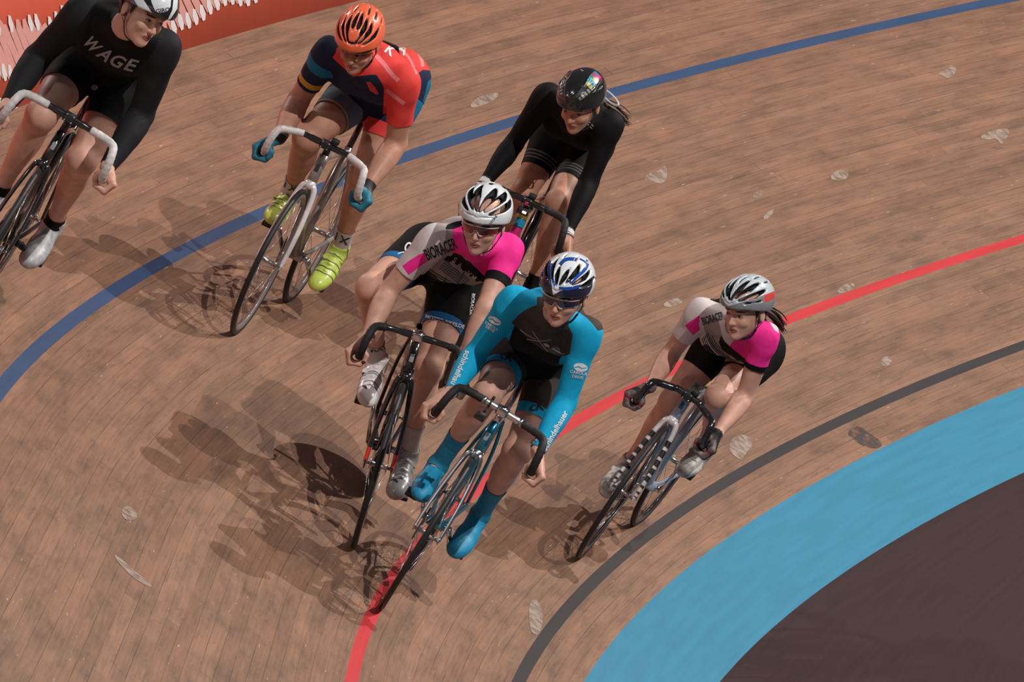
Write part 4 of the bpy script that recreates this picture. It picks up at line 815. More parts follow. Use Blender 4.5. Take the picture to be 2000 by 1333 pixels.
def keep_short(t, w1):
    def f(s):
        l = s.D['lab']; c = s.D['c']; o = np.where((l == 3) | (l == 4), (t - c) * .4, (w1 - s.D['w']) * .5); return np.where((l == 5) | (l == 1) | (l == 2), -.01, o)
    return f
def keep_suit(cR, cL, tl):
    def f(s):
        l = s.D['lab']; c = s.D['c']; o = big(s); o = np.where(l == 1, (cR - c) * .28, np.where(l == 2, (cL - c) * .28, o)); return np.where(l == 5, -.01, np.where(l >= 3, (tl - c) * .4, o))
    return f
band = lambda c, a, b_: np.minimum(c - a, b_ - c) * .3
def legband(n, a, b_): return lambda s: np.where(leg(s, n) if n else anyleg(s), band(s.D['c'], a, b_), -.01)
def armband(n, a, b_): return lambda s: np.where(arm(s, n) if n else anyarm(s), band(s.D['c'], a, b_), -.01)
def sock(S, n, a, m, root, off=.0028, nm='sock', b_=2.6):
    i = 3 if n == 'R' else 4
    g = garment(S, lambda s: np.where(s.D['lab'] == i, np.minimum((s.D['c'] - a) * .4, (b_ - s.D['c']) * .1), -.01), off, 2, .0007); return g.obj(nm, m, root)
def glove(S, B, n, mats, root, a=2.02, paint=None, nm='glove', off=.0022, fing=True):
    i = 1 if n == 'R' else 2
    g = garment(S, lambda s: np.where(s.D['lab'] == i, (s.D['c'] - a) * .3, -.01), off, 1, .0004)
    if paint: paint(g)
    return g.obj(nm, mats, root)
# ------------------------------------------------------------------ helmet styles
SL_A = dict(slots=[([(0, 62), (0, 20)], .0), ], r=(.1, .138, .104))
def slots(*L): return [(p, r) for p, r in L if r > 0]
ST_WHITE = dict(r=(.102, .142, .108), slots=slots(([(9, 68.6), (17, 39.6), (20, 22), (17, 4)], .0165), ([(0, -2), (0, -16), (0, -30)], .0155), ([(33, 63.4), (40, 30.8), (43, 8), (40, -14)], .0155), ([(58, 58.1), (64, 22), (64, -4), (60, -26)], .0145), ([(27, -20), (24, -38), (18, -55)], .014), ([(10, 83.2), (34, 77.9)], .0085), ([(44, 76.6), (72, 55.4)], .0085), ([(50, -32), (46, -52)], .013)))
ST_BLUE = dict(r=(.102, .140, .106), slots=slots(([(9, 73.9), (14, 52.8), (13, 30.8)], 0.0106), ([(32, 60.7), (32, 26.4), (26, 8)], 0.0106), ([(14, 12), (12, -8)], 0.0100), ([(52, 52.8), (56, 19.8), (52, -4)], 0.0112), ([(70, 37.4), (74, 10), (72, -12)], 0.0112), ([(18, 84), (40, 79.2)], 0.0088), ([(34, -12), (30, -34)], 0.0112), ([(10, -28), (8, -48)], 0.0112)),
  front=[([(-0.005, 0.232), (0.003, 0.204), (-0.001, 0.17), (0.005, 0.12), (0.01, 0.074), (0.037, 0.091), (0.111, 0.108), (0.163, 0.148), (0.198, 0.12), (0.161, 0.022), (0.072, 0.022), (0.008, 0.009), (-0.072, 0.046), (-0.072, 0.195)], 3, [0]), ([(0.064, 0.044), (0.087, 0.054), (0.124, 0.061), (0.148, 0.083), (0.158, 0.106), (0.161, 0.135), (0.185, 0.135), (0.185, 0.046), (0.136, 0.009), (0.087, 0.009)], 0, [3]), ([(-0.072, 0.182), (-0.044, 0.162), (-0.046, 0.133), (-0.034, 0.096), (-0.062, 0.071)], 0, [3])] + [(line(q, w_), 2, [0, 3]) for q, w_ in (([(0.006, 0.195), (0.001, 0.17), (0.007, 0.138), (0.02, 0.106)], .010), ([(0.032, 0.101), (0.062, 0.098), (0.087, 0.103), (0.114, 0.109)], .012), ([(0.036, 0.188), (0.052, 0.207), (0.072, 0.212), (0.099, 0.209)], .014), ([(0.072, 0.12), (0.101, 0.145), (0.133, 0.172), (0.14, 0.195)], .013), ([(0.111, 0.212), (0.133, 0.2), (0.141, 0.18)], .007))])
ST_ORANGE = dict(r=(.100, .145, .106), slots=slots(([(8, 76.6), (8, 27.5), (4, 2)], 0.0097), ([(25, 73.9), (26, 33), (20, 10)], 0.0104), ([(43, 68.6), (44, 30.8), (36, 12)], 0.0104), ([(62, 60.7), (64, 26.4), (58, 4)], 0.0104), ([(18, 4), (14, -22)], 0.0111), ([(38, 2), (34, -24)], 0.0117), ([(58, -4), (54, -30)], 0.0117), ([(8, -30), (6, -50)], 0.0104), ([(28, -32), (24, -52)], 0.0104)))
ST_SILVER = dict(r=(.101, .140, .104), slots=slots(([(10, 76.6), (18, 41.8), (16, 14)], 0.0123), ([(0, 33), (0, 4)], 0.0111), ([(32, 66), (38, 30.8), (34, 2)], 0.0130), ([(54, 63.4), (60, 26.4), (56, -4)], 0.0123), ([(14, 84), (48, 76.6)], 0.0078), ([(74, 52.8), (78, 14)], 0.0104), ([(18, 4), (14, -22)], 0.0111), ([(38, -10), (34, -34)], 0.0111), ([(10, -34), (8, -50)], 0.0104)),
  paint=[(lambda s: .02 * (np.abs(s.D['al']) - 66) / 30, 2), (lambda s: .02 * np.minimum(np.minimum(-s.D['al'] - 66, 84 + s.D['al']), np.minimum(s.D['be'] + 42, 8 - s.D['be'])) / 30, 3), (lambda s: .02 * np.minimum(np.minimum(s.D['al'] - 66, 84 - s.D['al']), np.minimum(s.D['be'] + 42, 8 - s.D['be'])) / 30, 3)])
ST_BLACK = dict(r=(.101, .142, .104), slots=slots(([(34, 34), (40, 10)], .006), ([(0, -4), (14, -12)], .007), ([(56, 20), (60, -10)], .007), ([(20, -36), (16, -52)], .008), ([(0, 60), (12, 58)], .005)), ribs=[([(20, 60), (26, 30), (22, 5)], .006), ([(50, 50), (56, 20), (48, -15)], .006)],
  paint=[(lambda s: .02 * np.minimum(np.minimum(np.abs(s.D['al']) - 26, 33 - np.abs(s.D['al'])), np.minimum(s.D['be'] - 14, 56 - s.D['be'])) / 30, 2)] +
        [(lambda s, a=a: .02 * np.minimum(np.minimum(np.abs(s.D['al']) - 38, 50 - np.abs(s.D['al'])), 2.6 - np.abs(s.D['be'] - a)) / 30, 3) for a in (20, 28, 36, 44, 52)] +
        [(lambda s, lo=lo, hi=hi, l2=l2, h2=h2: .02 * np.minimum(np.minimum(-s.D['al'] - l2, h2 + s.D['al']), np.minimum(s.D['be'] - lo, hi - s.D['be'])) / 30, i) for lo, hi, l2, h2, i in ((-26, -16, 20, 34, 4), (-26, -16, 34, 46, 5), (-16, -6, 20, 46, 5), (-6, 4, 20, 30, 6), (-6, 4, 30, 46, 7), (4, 14, 22, 46, 4), (14, 22, 26, 44, 7))])
ST_AERO = dict(r=(.102, .146, .106), slots=slots(([(0, -10), (0, -30)], .008), ([(20, -36), (16, -52)], .008)), front=[([(-0.048, 0.189), (0.251, 0.189), (0.251, -0.004), (-0.049, -0.004)], 2, [0, 2]), ([(0.016, 0.135), (0.05, 0.135), (0.118, 0.028), (0.069, 0.041), (0.05, 0.078)], 0, [2]), ([(0.086, 0.146), (0.174, 0.146), (0.17, 0.078), (0.157, 0.06), (0.131, 0.054), (0.114, 0.06), (0.101, 0.09)], 0, [2]), ([(0.185, 0.146), (0.2, 0.146), (0.195, 0.071), (0.17, 0.033), (0.157, 0.026), (0.176, 0.065)], 0, [2])])
# ------------------------------------------------------------------ outfits
TOR = lambda s: s.D['lab'] == 0
def dress_blue(S, B, root):
    g = garment(S, keep_suit(1.97, 1.97, .66), .0035, 6, .0022)
    g.paint(lambda s: np.where(anyarm(s), .05, (np.abs(s.D['x']) - .10) * .5 - 10 * np.maximum(.7 - s.D['w'], 0)), 1)
    g.paint(lambda s: np.where(s.D['lab'] == 0, np.minimum(.9 - s.D['w'], -.02 - s.D['d']), -.01), 0, [1])
    g.paint(lambda s: front(B, s, [(-0.174, 0.108), (-0.028, 0.137), (0.107, 0.031), (0.224, -0.047), (0.224, -0.202), (0.049, -0.24), (-0.183, -0.163)], TOR), 1)
    g.paint(lambda s: front(B, s, [(-0.05, 0.07), (-0.05, 0.039), (-0.086, 0.025), (-0.119, 0.002), (-0.148, -0.029), (-0.119, -0.054), (-0.075, -0.099), (-0.026, -0.134), (0.04, -0.157), (0.074, -0.149), (0.08, -0.105), (0.086, -0.074), (0.069, -0.041), (0.073, -0.008), (0.1, 0.015), (0.069, 0.07)]), 0)
    g.paint(lambda s: front(B, s, [(-0.148, -0.029), (-0.119, -0.054), (-0.075, -0.099), (-0.026, -0.134), (0.04, -0.157), (0.074, -0.149), (0.08, -0.202), (0.049, -0.337), (-0.144, -0.337), (-0.222, -0.143), (-0.183, -0.066)], lambda s: TOR(s) | (anyleg(s) & (s.D['c'] < .25))), 2)
    g.paint(lambda s: front(B, s, [(0.096, 0.017), (0.113, 0.008), (0.14, -0.012), (0.162, -0.035), (0.181, -0.06), (0.224, -0.047), (0.165, 0.041), (0.107, 0.07)]), 0)
    g.paint(legband(None, .56, .7), 1)
    suit = g.obj('skinsuit', [C_CHAR, C_CYAN, C_BLACK], root, .0015)
    for n in 'RL':
        make_shoe(B, n, B['D'], root, [mat('shoe_cover_blue', (.008, .26, .47), .55, bump=.3, bscale=60), BLK], dict(cuff=0))
        sock(S, n, 1.57, mat('shoe_cover_shin_blue', (.008, .215, .37), .65, bump=.3, bscale=60), root, .004, 'overshoe_cuff', 2.25)
    fdecal(B, 'sleeve_lettering', suit, 'schindelhauer', [(-0.346, -0.213)][0], PR_W, .030, -114)
    fdecal(B, 'sleeve_lettering', suit, 'schindelhauer', [(0.018, -0.438)][0], PR_W, .030, 60)
    fdecal(B, 'sleeve_emblem', suit, shape(ellp(.026, .014)), [(-0.21, -0.021)][0], PR_W, rot=-28); fdecal(B, 'sleeve_emblem_wave', suit, shape([(-.022, -.002), (-.008, .004), (.006, -.001), (.022, .004), (.022, .001), (.006, -.005), (-.008, -.001), (-.022, -.006)]), [(-0.21, -0.021)][0], C_CYAN, rot=-28, off=.0021)
    fdecal(B, 'sleeve_lettering', suit, 'CAROLA', [(-0.222, -0.041)][0], PR_W, .014, -32); fdecal(B, 'sleeve_lettering', suit, 'DRIVE', [(-0.228, -0.052)][0], PR_W, .014, -32)
    fdecal(B, 'sleeve_emblem', suit, shape(ellp(.026, .016)), [(0.115, -0.198)][0], PR_W, rot=-10); fdecal(B, 'sleeve_emblem_wave', suit, shape([(-.022, -.002), (-.008, .004), (.006, -.001), (.022, .004), (.022, .001), (.006, -.005), (-.008, -.001), (-.022, -.006)]), [(0.115, -0.198)][0], C_CYAN, rot=-10, off=.0021)
    fdecal(B, 'sleeve_lettering', suit, 'CAROLA', [(0.107, -0.219)][0], PR_W, .016, -10); fdecal(B, 'sleeve_lettering', suit, 'DRIVE', [(0.104, -0.235)][0], PR_W, .016, -10)
    for q in ([(-0.115, -0.054), (-0.086, -0.076), (-0.055, -0.091)], [(-0.067, -0.06), (-0.04, -0.101), (-0.009, -0.138)], [(-0.09, -0.091), (-0.044, -0.099), (0.005, -0.093)], [(0.009, -0.126), (0.03, -0.14), (0.055, -0.149)]): fshape(B, 'chest_line', suit, line(q, .0028), PR_G)
    fdecal(B, 'chest_emblem', suit, shape(ellp(.013, .005)), [(-0.013, -0.114)][0], PR_G, rot=-28)
    fdecal(B, 'chest_emblem', suit, 'cK', [(0.032, -0.074)][0], PR_K, .032, 15, shear=.2)
    fdecal(B, 'thigh_emblem', suit, 'cK', [(-0.053, -0.351)][0], PR_K, .050, 5, shear=.2); fdecal(B, 'thigh_emblem', suit, 'cK', [(-0.168, -0.159)][0], PR_K, .045, -20, shear=.2)
    h, sp = make_helmet(B, root, ST_BLUE, [W_GL, W_IN, mat('helmet_blue_gloss', (.01, .07, .34), .15, coat=.7, var=.03), mat('helmet_navy_gloss', (.010, .014, .045), .15, coat=.7, var=.03)]); straps(B, h)
    make_glasses(B, root, mat('glasses_frame_white', (.6, .57, .56), .3), LN_B); make_hair(B, root, HAIRB)
    # wristwatch on the left wrist
    J = B['J']; a, b_ = J['wrL'], J['elL']; u = unit(b_ - a); w_ = MB(); c = a + u * .03; w_.lathe([(-.009, .027), (-.009, .0295), (.009, .0295), (.009, .027)], c, u, 28, True); wt = w_.build('watch_strap', BLK, root)
    MB().lathe([(0, 0), (0, .016), (.007, .015), (.008, 0)], c + unit(A(.9, .35, .1)) * .028, unit(A(.9, .35, .1)), 20).build('watch_case', CHR, wt)
def mountain(x0, y0, seed, W=.13, up=1):
    r = np.random.default_rng(seed); xs = np.linspace(-W, W, 27); top = .020 + .014 * np.abs(np.sin(xs * 22 + seed)) + r.uniform(0, .007, 27); bot = -.016 + r.uniform(-.006, .006, 27)
    return [(x, t) for x, t in zip(xs, top)] + [(x, b_) for x, b_ in zip(xs[::-1], bot[::-1])]
def wave(W, a, ph, th=.0028):
    xs = np.linspace(-W, W, 40); y = a * np.sin(xs * 70 + ph) + .5 * a * np.sin(xs * 31 + ph); return [(x, q + th / 2) for x, q in zip(xs, y)] + [(x, q - th / 2) for x, q in zip(xs[::-1], y[::-1])]
def dress_pink(S, B, root, rose=False):
    g = garment(S, keep_top(.62 if not rose else .56, .60 if not rose else .52, .30), .0045, 6, .0026)
    K = 'rose' if rose else 'pink'
    P = dict(pink=dict(pk=[(-0.101, -0.024), (-0.099, 0.069), (-0.067, 0.103), (0.181, 0.103), (0.181, -0.235), (0.042, -0.235), (0.038, -0.132), (0.016, -0.114), (-0.027, -0.064), (-0.067, -0.032)],
        gr=[(-0.135, 0.083), (-0.057, 0.053), (-0.037, -0.036), (0.052, -0.132), (0.002, -0.159), (-0.067, -0.159), (-0.131, -0.14), (-0.196, -0.096), (-0.143, -0.046), (-0.129, 0.003)],
        mt=[(-0.135, -0.052), (-0.119, -0.036), (-0.105, -0.038), (-0.095, -0.024), (-0.081, -0.028), (-0.063, -0.036), (-0.049, -0.052), (-0.031, -0.06), (-0.017, -0.076), (-0.002, -0.088), (0.016, -0.108), (0.038, -0.126), (0.056, -0.136), (0.032, -0.148), (0.008, -0.134), (-0.008, -0.138), (-0.018, -0.12), (-0.035, -0.116), (-0.043, -0.098), (-0.061, -0.094), (-0.069, -0.076), (-0.085, -0.072), (-0.099, -0.056), (-0.111, -0.062)],
        bb=[(-0.325, -0.156), (-0.244, -0.138), (-0.194, -0.092), (-0.143, -0.136), (-0.081, -0.148), (-0.023, -0.154), (0.022, -0.142), (0.082, -0.205), (0.052, -0.473), (-0.305, -0.473)],
        blk=[(785, 521)], st=[(-0.133, 0.067), (-0.119, 0.085), (-0.087, 0.097), (-0.061, 0.101), (-0.061, 0.081), (-0.095, 0.067)], pb=[(-0.295, -0.076), (-0.266, -0.054), (-0.23, -0.032), (-0.208, -0.024), (-0.198, -0.06), (-0.218, -0.072), (-0.27, -0.112)],
        tx=([(-0.145, -0.013)][0], 22, .036), wv=[[(-0.131, -0.058), (-0.115, -0.064), (-0.101, -0.084), (-0.085, -0.088), (-0.069, -0.108), (-0.051, -0.114), (-0.035, -0.134)], [(-0.19, -0.086), (-0.17, -0.102), (-0.147, -0.114), (-0.127, -0.128), (-0.095, -0.142)], [(-0.051, -0.092), (-0.065, -0.118), (-0.081, -0.144)], [(-0.123, -0.12), (-0.133, -0.138)]]),
      rose=dict(pk=[(0.005, -0.079), (0.039, -0.03), (0.103, 0.034), (0.133, 0.062), (0.167, 0.034), (0.201, -0.019), (0.241, -0.126), (0.167, -0.222), (0.073, -0.2), (0.067, -0.13), (0.039, -0.104)],
        gr=[(-0.102, 0.002), (-0.08, 0.04), (-0.042, 0.045), (-0.021, -0.041), (-0.038, -0.066), (0.039, -0.126), (0.077, -0.151), (0.039, -0.16), (-0.021, -0.136), (-0.072, -0.079)],
        mt=[(-0.029, -0.03), (-0.012, -0.058), (0.009, -0.077), (0.031, -0.096), (0.052, -0.113), (0.073, -0.13), (0.073, -0.151), (0.052, -0.139), (0.035, -0.134), (0.018, -0.119), (-0.003, -0.109), (-0.025, -0.087), (-0.038, -0.062)],
        bb=[(-0.174, -0.105), (-0.089, -0.066), (-0.063, -0.1), (-0.021, -0.139), (0.039, -0.162), (0.077, -0.156), (0.114, -0.211), (0.114, -0.339), (-0.174, -0.318)],
        st=[(0.146, 0.075), (0.167, 0.087), (0.207, 0.045), (0.212, -0.023), (0.195, -0.009), (0.167, 0.034)], pb=[(-0.18, 0.009), (-0.153, 0.03), (-0.123, 0.051), (-0.089, 0.038), (-0.095, 0.011), (-0.119, -0.011), (-0.146, -0.03)],
        tx=([(-0.063, 0.038)][0], 16, .026), wv=[[(-0.084, -0.019), (-0.072, -0.058), (-0.042, -0.096), (0.005, -0.126), (0.052, -0.143)], [(-0.067, -0.03), (-0.055, -0.058), (-0.029, -0.087), (0.014, -0.115)]]))[K]
    nR = lambda s: ~arm(s, 'R')
    g.paint(lambda s: np.where(arm(s, 'L'), .05, -.01), 1)
    g.paint(lambda s: front(B, s, P['gr'], nR), 2); g.paint(lambda s: front(B, s, P['pk'], nR), 1)
    g.paint(lambda s: front(B, s, P['mt'], nR), 3, [0, 1, 2]); g.paint(lambda s: front(B, s, P['bb'], TOR), 3)
    g.paint(lambda s: front(B, s, P['st'], nR), 0 if rose else 3)
    g.paint(lambda s: np.where(TOR(s), -s.D['d'] - (.055 if rose else .075), -.01), 3, [0, 1, 2]) if rose else None
    g.paint(lambda s: front(B, s, P['pb'], lambda s: arm(s, 'R')), 1); g.paint(armband('L', .47 if not rose else .43, .65), 3)
    jer = g.obj('jersey', [C_WHITE, C_PINK, C_GREY, C_BLACK], root, .002)
    c, a, sz = P['tx']; fdecal(B, 'sleeve_lettering', jer, 'BIORACER', c, PR_K, sz, a, sx=.76, sy=1.75)
    for i, q in enumerate(P['wv']):
        q = np.array(q); tt = q[-1] - q[0]; nn = unit(np.array([tt[1], -tt[0]]))
        for j in range(5 if i == 0 else 3 if i == 1 else 1): fshape(B, 'chest_wave' if i < 2 else 'chest_line', jer, line(q + nn * j * .0085, .0032 if i < 2 else .005), PR_K)
    if not rose:
        for p, t, sz in (([(-0.091, -0.052)][0], 'S', .030), ([(-0.073, -0.074)][0], 'A', .028), ([(-0.037, -0.108)][0], 'X', .030), ([(-0.018, -0.122)][0], 'M', .026)): fdecal(B, 'chest_glyph', jer, t, p, C_GREY, sz, -38)
    k = .57
    q = garment(S, keep_short(k, .46), .0032, 5, .0012); q.paint(legband(None, k - .085 if not rose else 5, k + .1), 1)
    sh = q.obj('bib_shorts', [C_BLACK, C_HEM], root, .0015)
    if not rose:
        fdecal(B, 'hem_lettering', sh, 'MOTTO-BIKES.DE', [(-0.131, -0.296)][0], PR_W, .020, -16)
        fdecal(B, 'hem_lettering', sh, 'BIKES.DE', [(-0.337, -0.074)][0], PR_W, .018, -6)
        fdecal(B, 'thigh_emblem', sh, 'O', [(-0.278, -0.009)][0], PR_W, .045, 35, shear=.4)
        fshape(B, 'thigh_emblem', sh, line([(-0.315, -0.03), (-0.297, -0.022), (-0.28, -0.026)], .004), PR_W)
        fdecal(B, 'side_lettering', sh, 'BIORACER', [(-0.025, -0.227)][0], PR_W, .018, -97)
def dress_leader(S, B, root):
    dress_pink(S, B, root)
    SHW = mat('shoe_white', (.74, .70, .71), .25, coat=.3); 
    pt = [(lambda s, y0=y0: .0022 - np.abs(s.D['p'][:, 1] - y0 - .25 * np.abs(s.D['p'][:, 0])) - np.maximum(.05 - s.D['p'][:, 2], 0), 2) for y0 in (.016, .044, -.024, -.034)] + [(lambda s: .008 - np.abs(s.D['p'][:, 1] - .075 + s.D['p'][:, 0] * .8) - np.maximum(.012 - s.D['p'][:, 0], 0) * 2 - np.maximum(s.D['p'][:, 0] - .028, 0) * 3, 2)]
    for n in 'RL': sock(S, n, 1.74 if n == 'R' else 1.66, C_SOCK, root); make_shoe(B, n, B['D'], root, [SHW if n == 'R' else mat('shoe_silver_grey', (.36, .35, .36), .28, coat=.3), BLK, mat('shoe_detail_black', (.05, .04, .05), .4)], dict(straps=1, paint=pt))
    sk = [o for o in bpy.data.objects if o.name.startswith('sock') and o.parent == root]
    for o, p, a in zip(sk, ([(-0.375, -0.4)][0], [(-0.246, -0.708)][0]), (10, -14)): fdecal(B, 'sock_lettering', o, 'MAVIC', p, PR_K, .030, a, sx=1.1)
    h, sp = make_helmet(B, root, ST_WHITE, [W_GL, W_IN]); straps(B, h)
    fdecal(B, 'helmet_lettering', h, 'PROTONE', [(0.054, 0.095)][0], PR_K, .013, 53, off=.0006)
    make_glasses(B, root, mat('glasses_frame_white', (.6, .57, .56), .3), LN_R); make_hair(B, root, HAIRB)
def dress_rose(S, B, root):
    dress_pink(S, B, root, True)
    SH = mat('shoe_grey_blotched', (.42, .40, .37), .45, var=.75, scale=26)
    for n in 'RL': make_shoe(B, n, B['D'], root, [SH, BLK], dict(straps=1)); sock(S, n, 1.93, C_BLACK, root, .002, 'sock')
    for n in 'RL': glove(S, B, n, [C_GLM, C_GLK, C_GLR], root, 2.0, lambda g, n=n: (g.paint(lambda s: .010 - np.abs((s.V - B['hands'][n][0]) @ B['hands'][n][1] - .012), 1), g.paint(lambda s: .006 - np.abs((s.V - B['hands'][n][0]) @ A(0, .3, -1) - .012), 2)))
    h, sp = make_helmet(B, root, ST_SILVER, [mat('helmet_silver', (.52, .58, .62), .2, coat=.6, var=.03), W_IN, mat('helmet_grey', (.22, .23, .25), .25, coat=.4), mat('helmet_red_patch', (.62, .06, .05), .25, coat=.4)]); straps(B, h)
    make_hair(B, root, HAIRD, [(0.152, 0.081), (0.184, 0.062), (0.21, 0.032), (0.227, -0.002)])
def dress_orange(S, B, root):
    g = garment(S, keep_top(.66, .64, -.25), .0050, 6, .0026)
    NV = [(-0.312, 0.229), (-0.157, 0.154), (-0.144, 0.082), (-0.119, 0.05), (-0.039, -0.023), (0.033, -0.015), (0.056, -0.015), (0.075, -0.044), (0.088, -0.07), (0.083, -0.213), (-0.187, -0.318), (-0.355, -0.213)]
    g.paint(lambda s: front(B, s, NV, lambda s: ~arm(s, 'L')), 1)
    g.paint(armband('R', .12, .30), 2, [0, 1]); g.paint(lambda s: np.where(arm(s, 'R'), .05, -.01), 1, [0]); g.paint(armband('R', .50, .60), 3)
    g.paint(lambda s: front(B, s, [(0.197, -0.065), (0.218, -0.019), (0.252, 0.006), (0.32, -0.002), (0.341, -0.34), (0.109, -0.403), (0.13, -0.255), (0.189, -0.16)], lambda s: TOR(s) | anyleg(s)), 1); g.paint(lambda s: front(B, s, [(0.252, -0.129), (0.273, -0.044), (0.32, -0.002), (0.32, -0.255), (0.172, -0.339), (0.161, -0.287)], lambda s: TOR(s) | anyleg(s)), 2)
    for q, w_ in (([(0.056, 0.065), (0.088, 0.029), (0.119, -0.013), (0.147, -0.04)], .018), ([(0.088, 0.124), (0.14, 0.103), (0.183, 0.072), (0.206, 0.036), (0.223, -0.013)], .010), ([(0.132, 0.173), (0.183, 0.135), (0.223, 0.097), (0.244, 0.061), (0.252, 0.019)], .014), ([(0.098, -0.078), (0.134, -0.108), (0.172, -0.135)], .016), ([(0.077, 0.213), (0.119, 0.194), (0.151, 0.175)], .007)):
        fq = line(q, w_); g.paint(lambda s: front(B, s, fq), 4, [0])
    g.paint(lambda s: front(B, s, [(0.014, -0.046), (0.029, -0.044), (0.05, -0.065), (0.067, -0.095), (0.056, -0.097), (0.029, -0.08)]), 0)
    jer = g.obj('jersey', [C_RED, C_NAVY, C_TEAL, C_YEL, C_PALE], root, .002)
    for tx, p, a in (('K', [(0.111, 0.086)][0], -35), ('A', [(0.166, 0.09)][0], -35), ('M', [(0.141, 0.137)][0], -35)): fdecal(B, 'back_lettering', jer, tx, p, PR_W, .058, a, shear=.1)
    T = B['T']
    q = garment(S, keep_short(.60, .44), .0032, 5, .0012); q.paint(lambda s: np.where(leg(s, 'R'), band(s.D['c'], .36, .9), -.01), 1); q.paint(lambda s: np.where(leg(s, 'R'), band(s.D['c'], .565, .58), -.01), 3); q.paint(lambda s: np.where(leg(s, 'L'), band(s.D['c'], .46, .9), -.01), 2); q.paint(lambda s: np.where(leg(s, 'L'), (s.V @ A(-1, 0, 0)) - .150, -.01), 4, [0])
    sh = q.obj('shorts', [C_NAVY, C_SLATE, C_RED, C_YEL, C_TEAL], root, .0015); adecal('thigh_emblem', sh, 'S', .045, B, ('hipR', 'knR'), .46, C_TEAL, face=(0, .7, .8), along=False, shear=.3)
    SHY = mat('shoe_neon_yellow', (.50, .62, .10), .35, coat=.3, var=.12); pt = [(lambda s: .004 - np.abs(((s.D['p'][:, 1] * 1.0 + .35 * np.abs(s.D['p'][:, 0]) + .2) % .034) - .017) - np.maximum(.040 - s.D['p'][:, 2], 0) - np.maximum(s.D['p'][:, 1] - .055, 0), 2)]
    for n in 'RL': so = sock(S, n, 1.72, C_SOCK, root); make_shoe(B, n, B['D'], root, [SHY, BLK, mat('shoe_olive', (.10, .12, .03), .5)], dict(straps=1, paint=pt)); adecal('sock_lettering', so, 'X I', .05, B, ('kn' + n, 'an' + n), .84, PR_K, face=(0, 1, 0), along=False)
    for n in 'RL': glove(S, B, n, [C_GLT, C_GLK], root, 1.90, lambda g, n=n: (g.paint(lambda s: .010 - np.abs((s.V - B['hands'][n][0]) @ B['hands'][n][1] + .0), 1) if 0 else None, g.paint(lambda s: np.where(anyarm(s), (2.08 - s.D['c']) * .2, -.01), 1)))
    h, sp = make_helmet(B, root, ST_ORANGE, [mat('helmet_orange', (.88, .15, .065), .3, coat=.3, var=.03), W_IN]); straps(B, h)
    make_glasses(B, root, mat('glasses_frame_yellow', (.42, .32, .03), .35), LN_O); make_hair(B, root, HAIRD)
    # number pouch on the back
    c = B['tc'](-.0, -.118, .62); mb = MB(); mb.box(c, T @ A(.065, 0, 0), T @ A(0, .007, 0), B['W'] * .05 + T @ A(0, -.012, 0)); p = mb.build('back_pouch', C_BLK2, root, True)
    MB().box(c + B['W'] * .02 + T @ A(.0, -.012, 0), T @ A(.03, 0, 0), T @ A(0, .003, 0), B['W'] * .008).build('pouch_trim', PR_W, p)
def dress_far(S, B, root):
    g = garment(S, keep_suit(1.97, 1.97, .70), .0035, 6, .0016)
    for a in (.535, .575, .615): g.paint(legband(None, a, a + .018), 1)
    suit = g.obj('skinsuit', [C_BLACK, C_STR], root, .0015)
    for n in 'RL': glove(S, B, n, [C_GLK, PR_W], root, 1.95, lambda g, n=n: [g.paint(lambda s, a=a: np.where(anyarm(s), band(s.D['c'], a, a + .05) * .3, -.01), 1) for a in (2.0, 2.1, 2.2)] and g.clip(lambda s: np.where(anyarm(s), (2.3 - s.D['c']) * .2, -.01)), 'glove')
    for n in 'RL': make_shoe(B, n, B['D'], root, [C_BLK2, BLK], dict()); sock(S, n, 1.85, C_BLACK, root)
    mm = [mat('helmet_black_gloss', (.013, .013, .014), .2, coat=.7), W_IN, mat('helmet_stripe_grey', (.055, .06, .065), .3), mat('helmet_mark_silver', (.22, .21, .20), .3), mat('patch_cyan', (.01, .34, .55), .3), mat('patch_magenta', (.55, .04, .22), .3), mat('patch_green', (.02, .28, .14), .3), mat('patch_yellow', (.70, .50, .12), .3)]
    h, sp = make_helmet(B, root, ST_BLACK, mm); straps(B, h); make_hair(B, root, HAIRB, [(0.109, 0.092), (0.157, 0.069), (0.197, 0.043), (0.235, -0.001)])
    lc = [(0.157, 0.105)][0]; e1, e2, e3 = B['E']; pp = [(.052 * math.cos(t), .015 * math.sin(t)) for t in np.linspace(0, 2 * math.pi, 32)]; ca, sa = math.cos(-.75), math.sin(-.75)
    mb = MB().tube([B['J']['neck'] + e1 * (lc[0] + x * ca - y * sa) + e2 * (lc[1] + x * sa + y * ca) + e3 * (-.03 + .9 * x) for x, y in pp], .0048, 8, cap=False); mb.build('white_loop', W_GL, h)
    [fshape(B, 'collar_mark', suit, line(q, .005), PR_G) for q in ([(0.06, -0.008), (0.082, -0.03)], [(0.067, 0.001), (0.089, -0.021)])]
    c = B['hands']['L'][2][0][1]; 
    kn = B['hands']['L'][2][0]; ax = unit(kn[1] - kn[0]); MB().lathe([(-.003, .0105), (-.003, .0118), (.003, .0118), (.003, .0105)], kn[0] * .45 + kn[1] * .55, ax, 18, True).build('finger_ring', CHR, root)
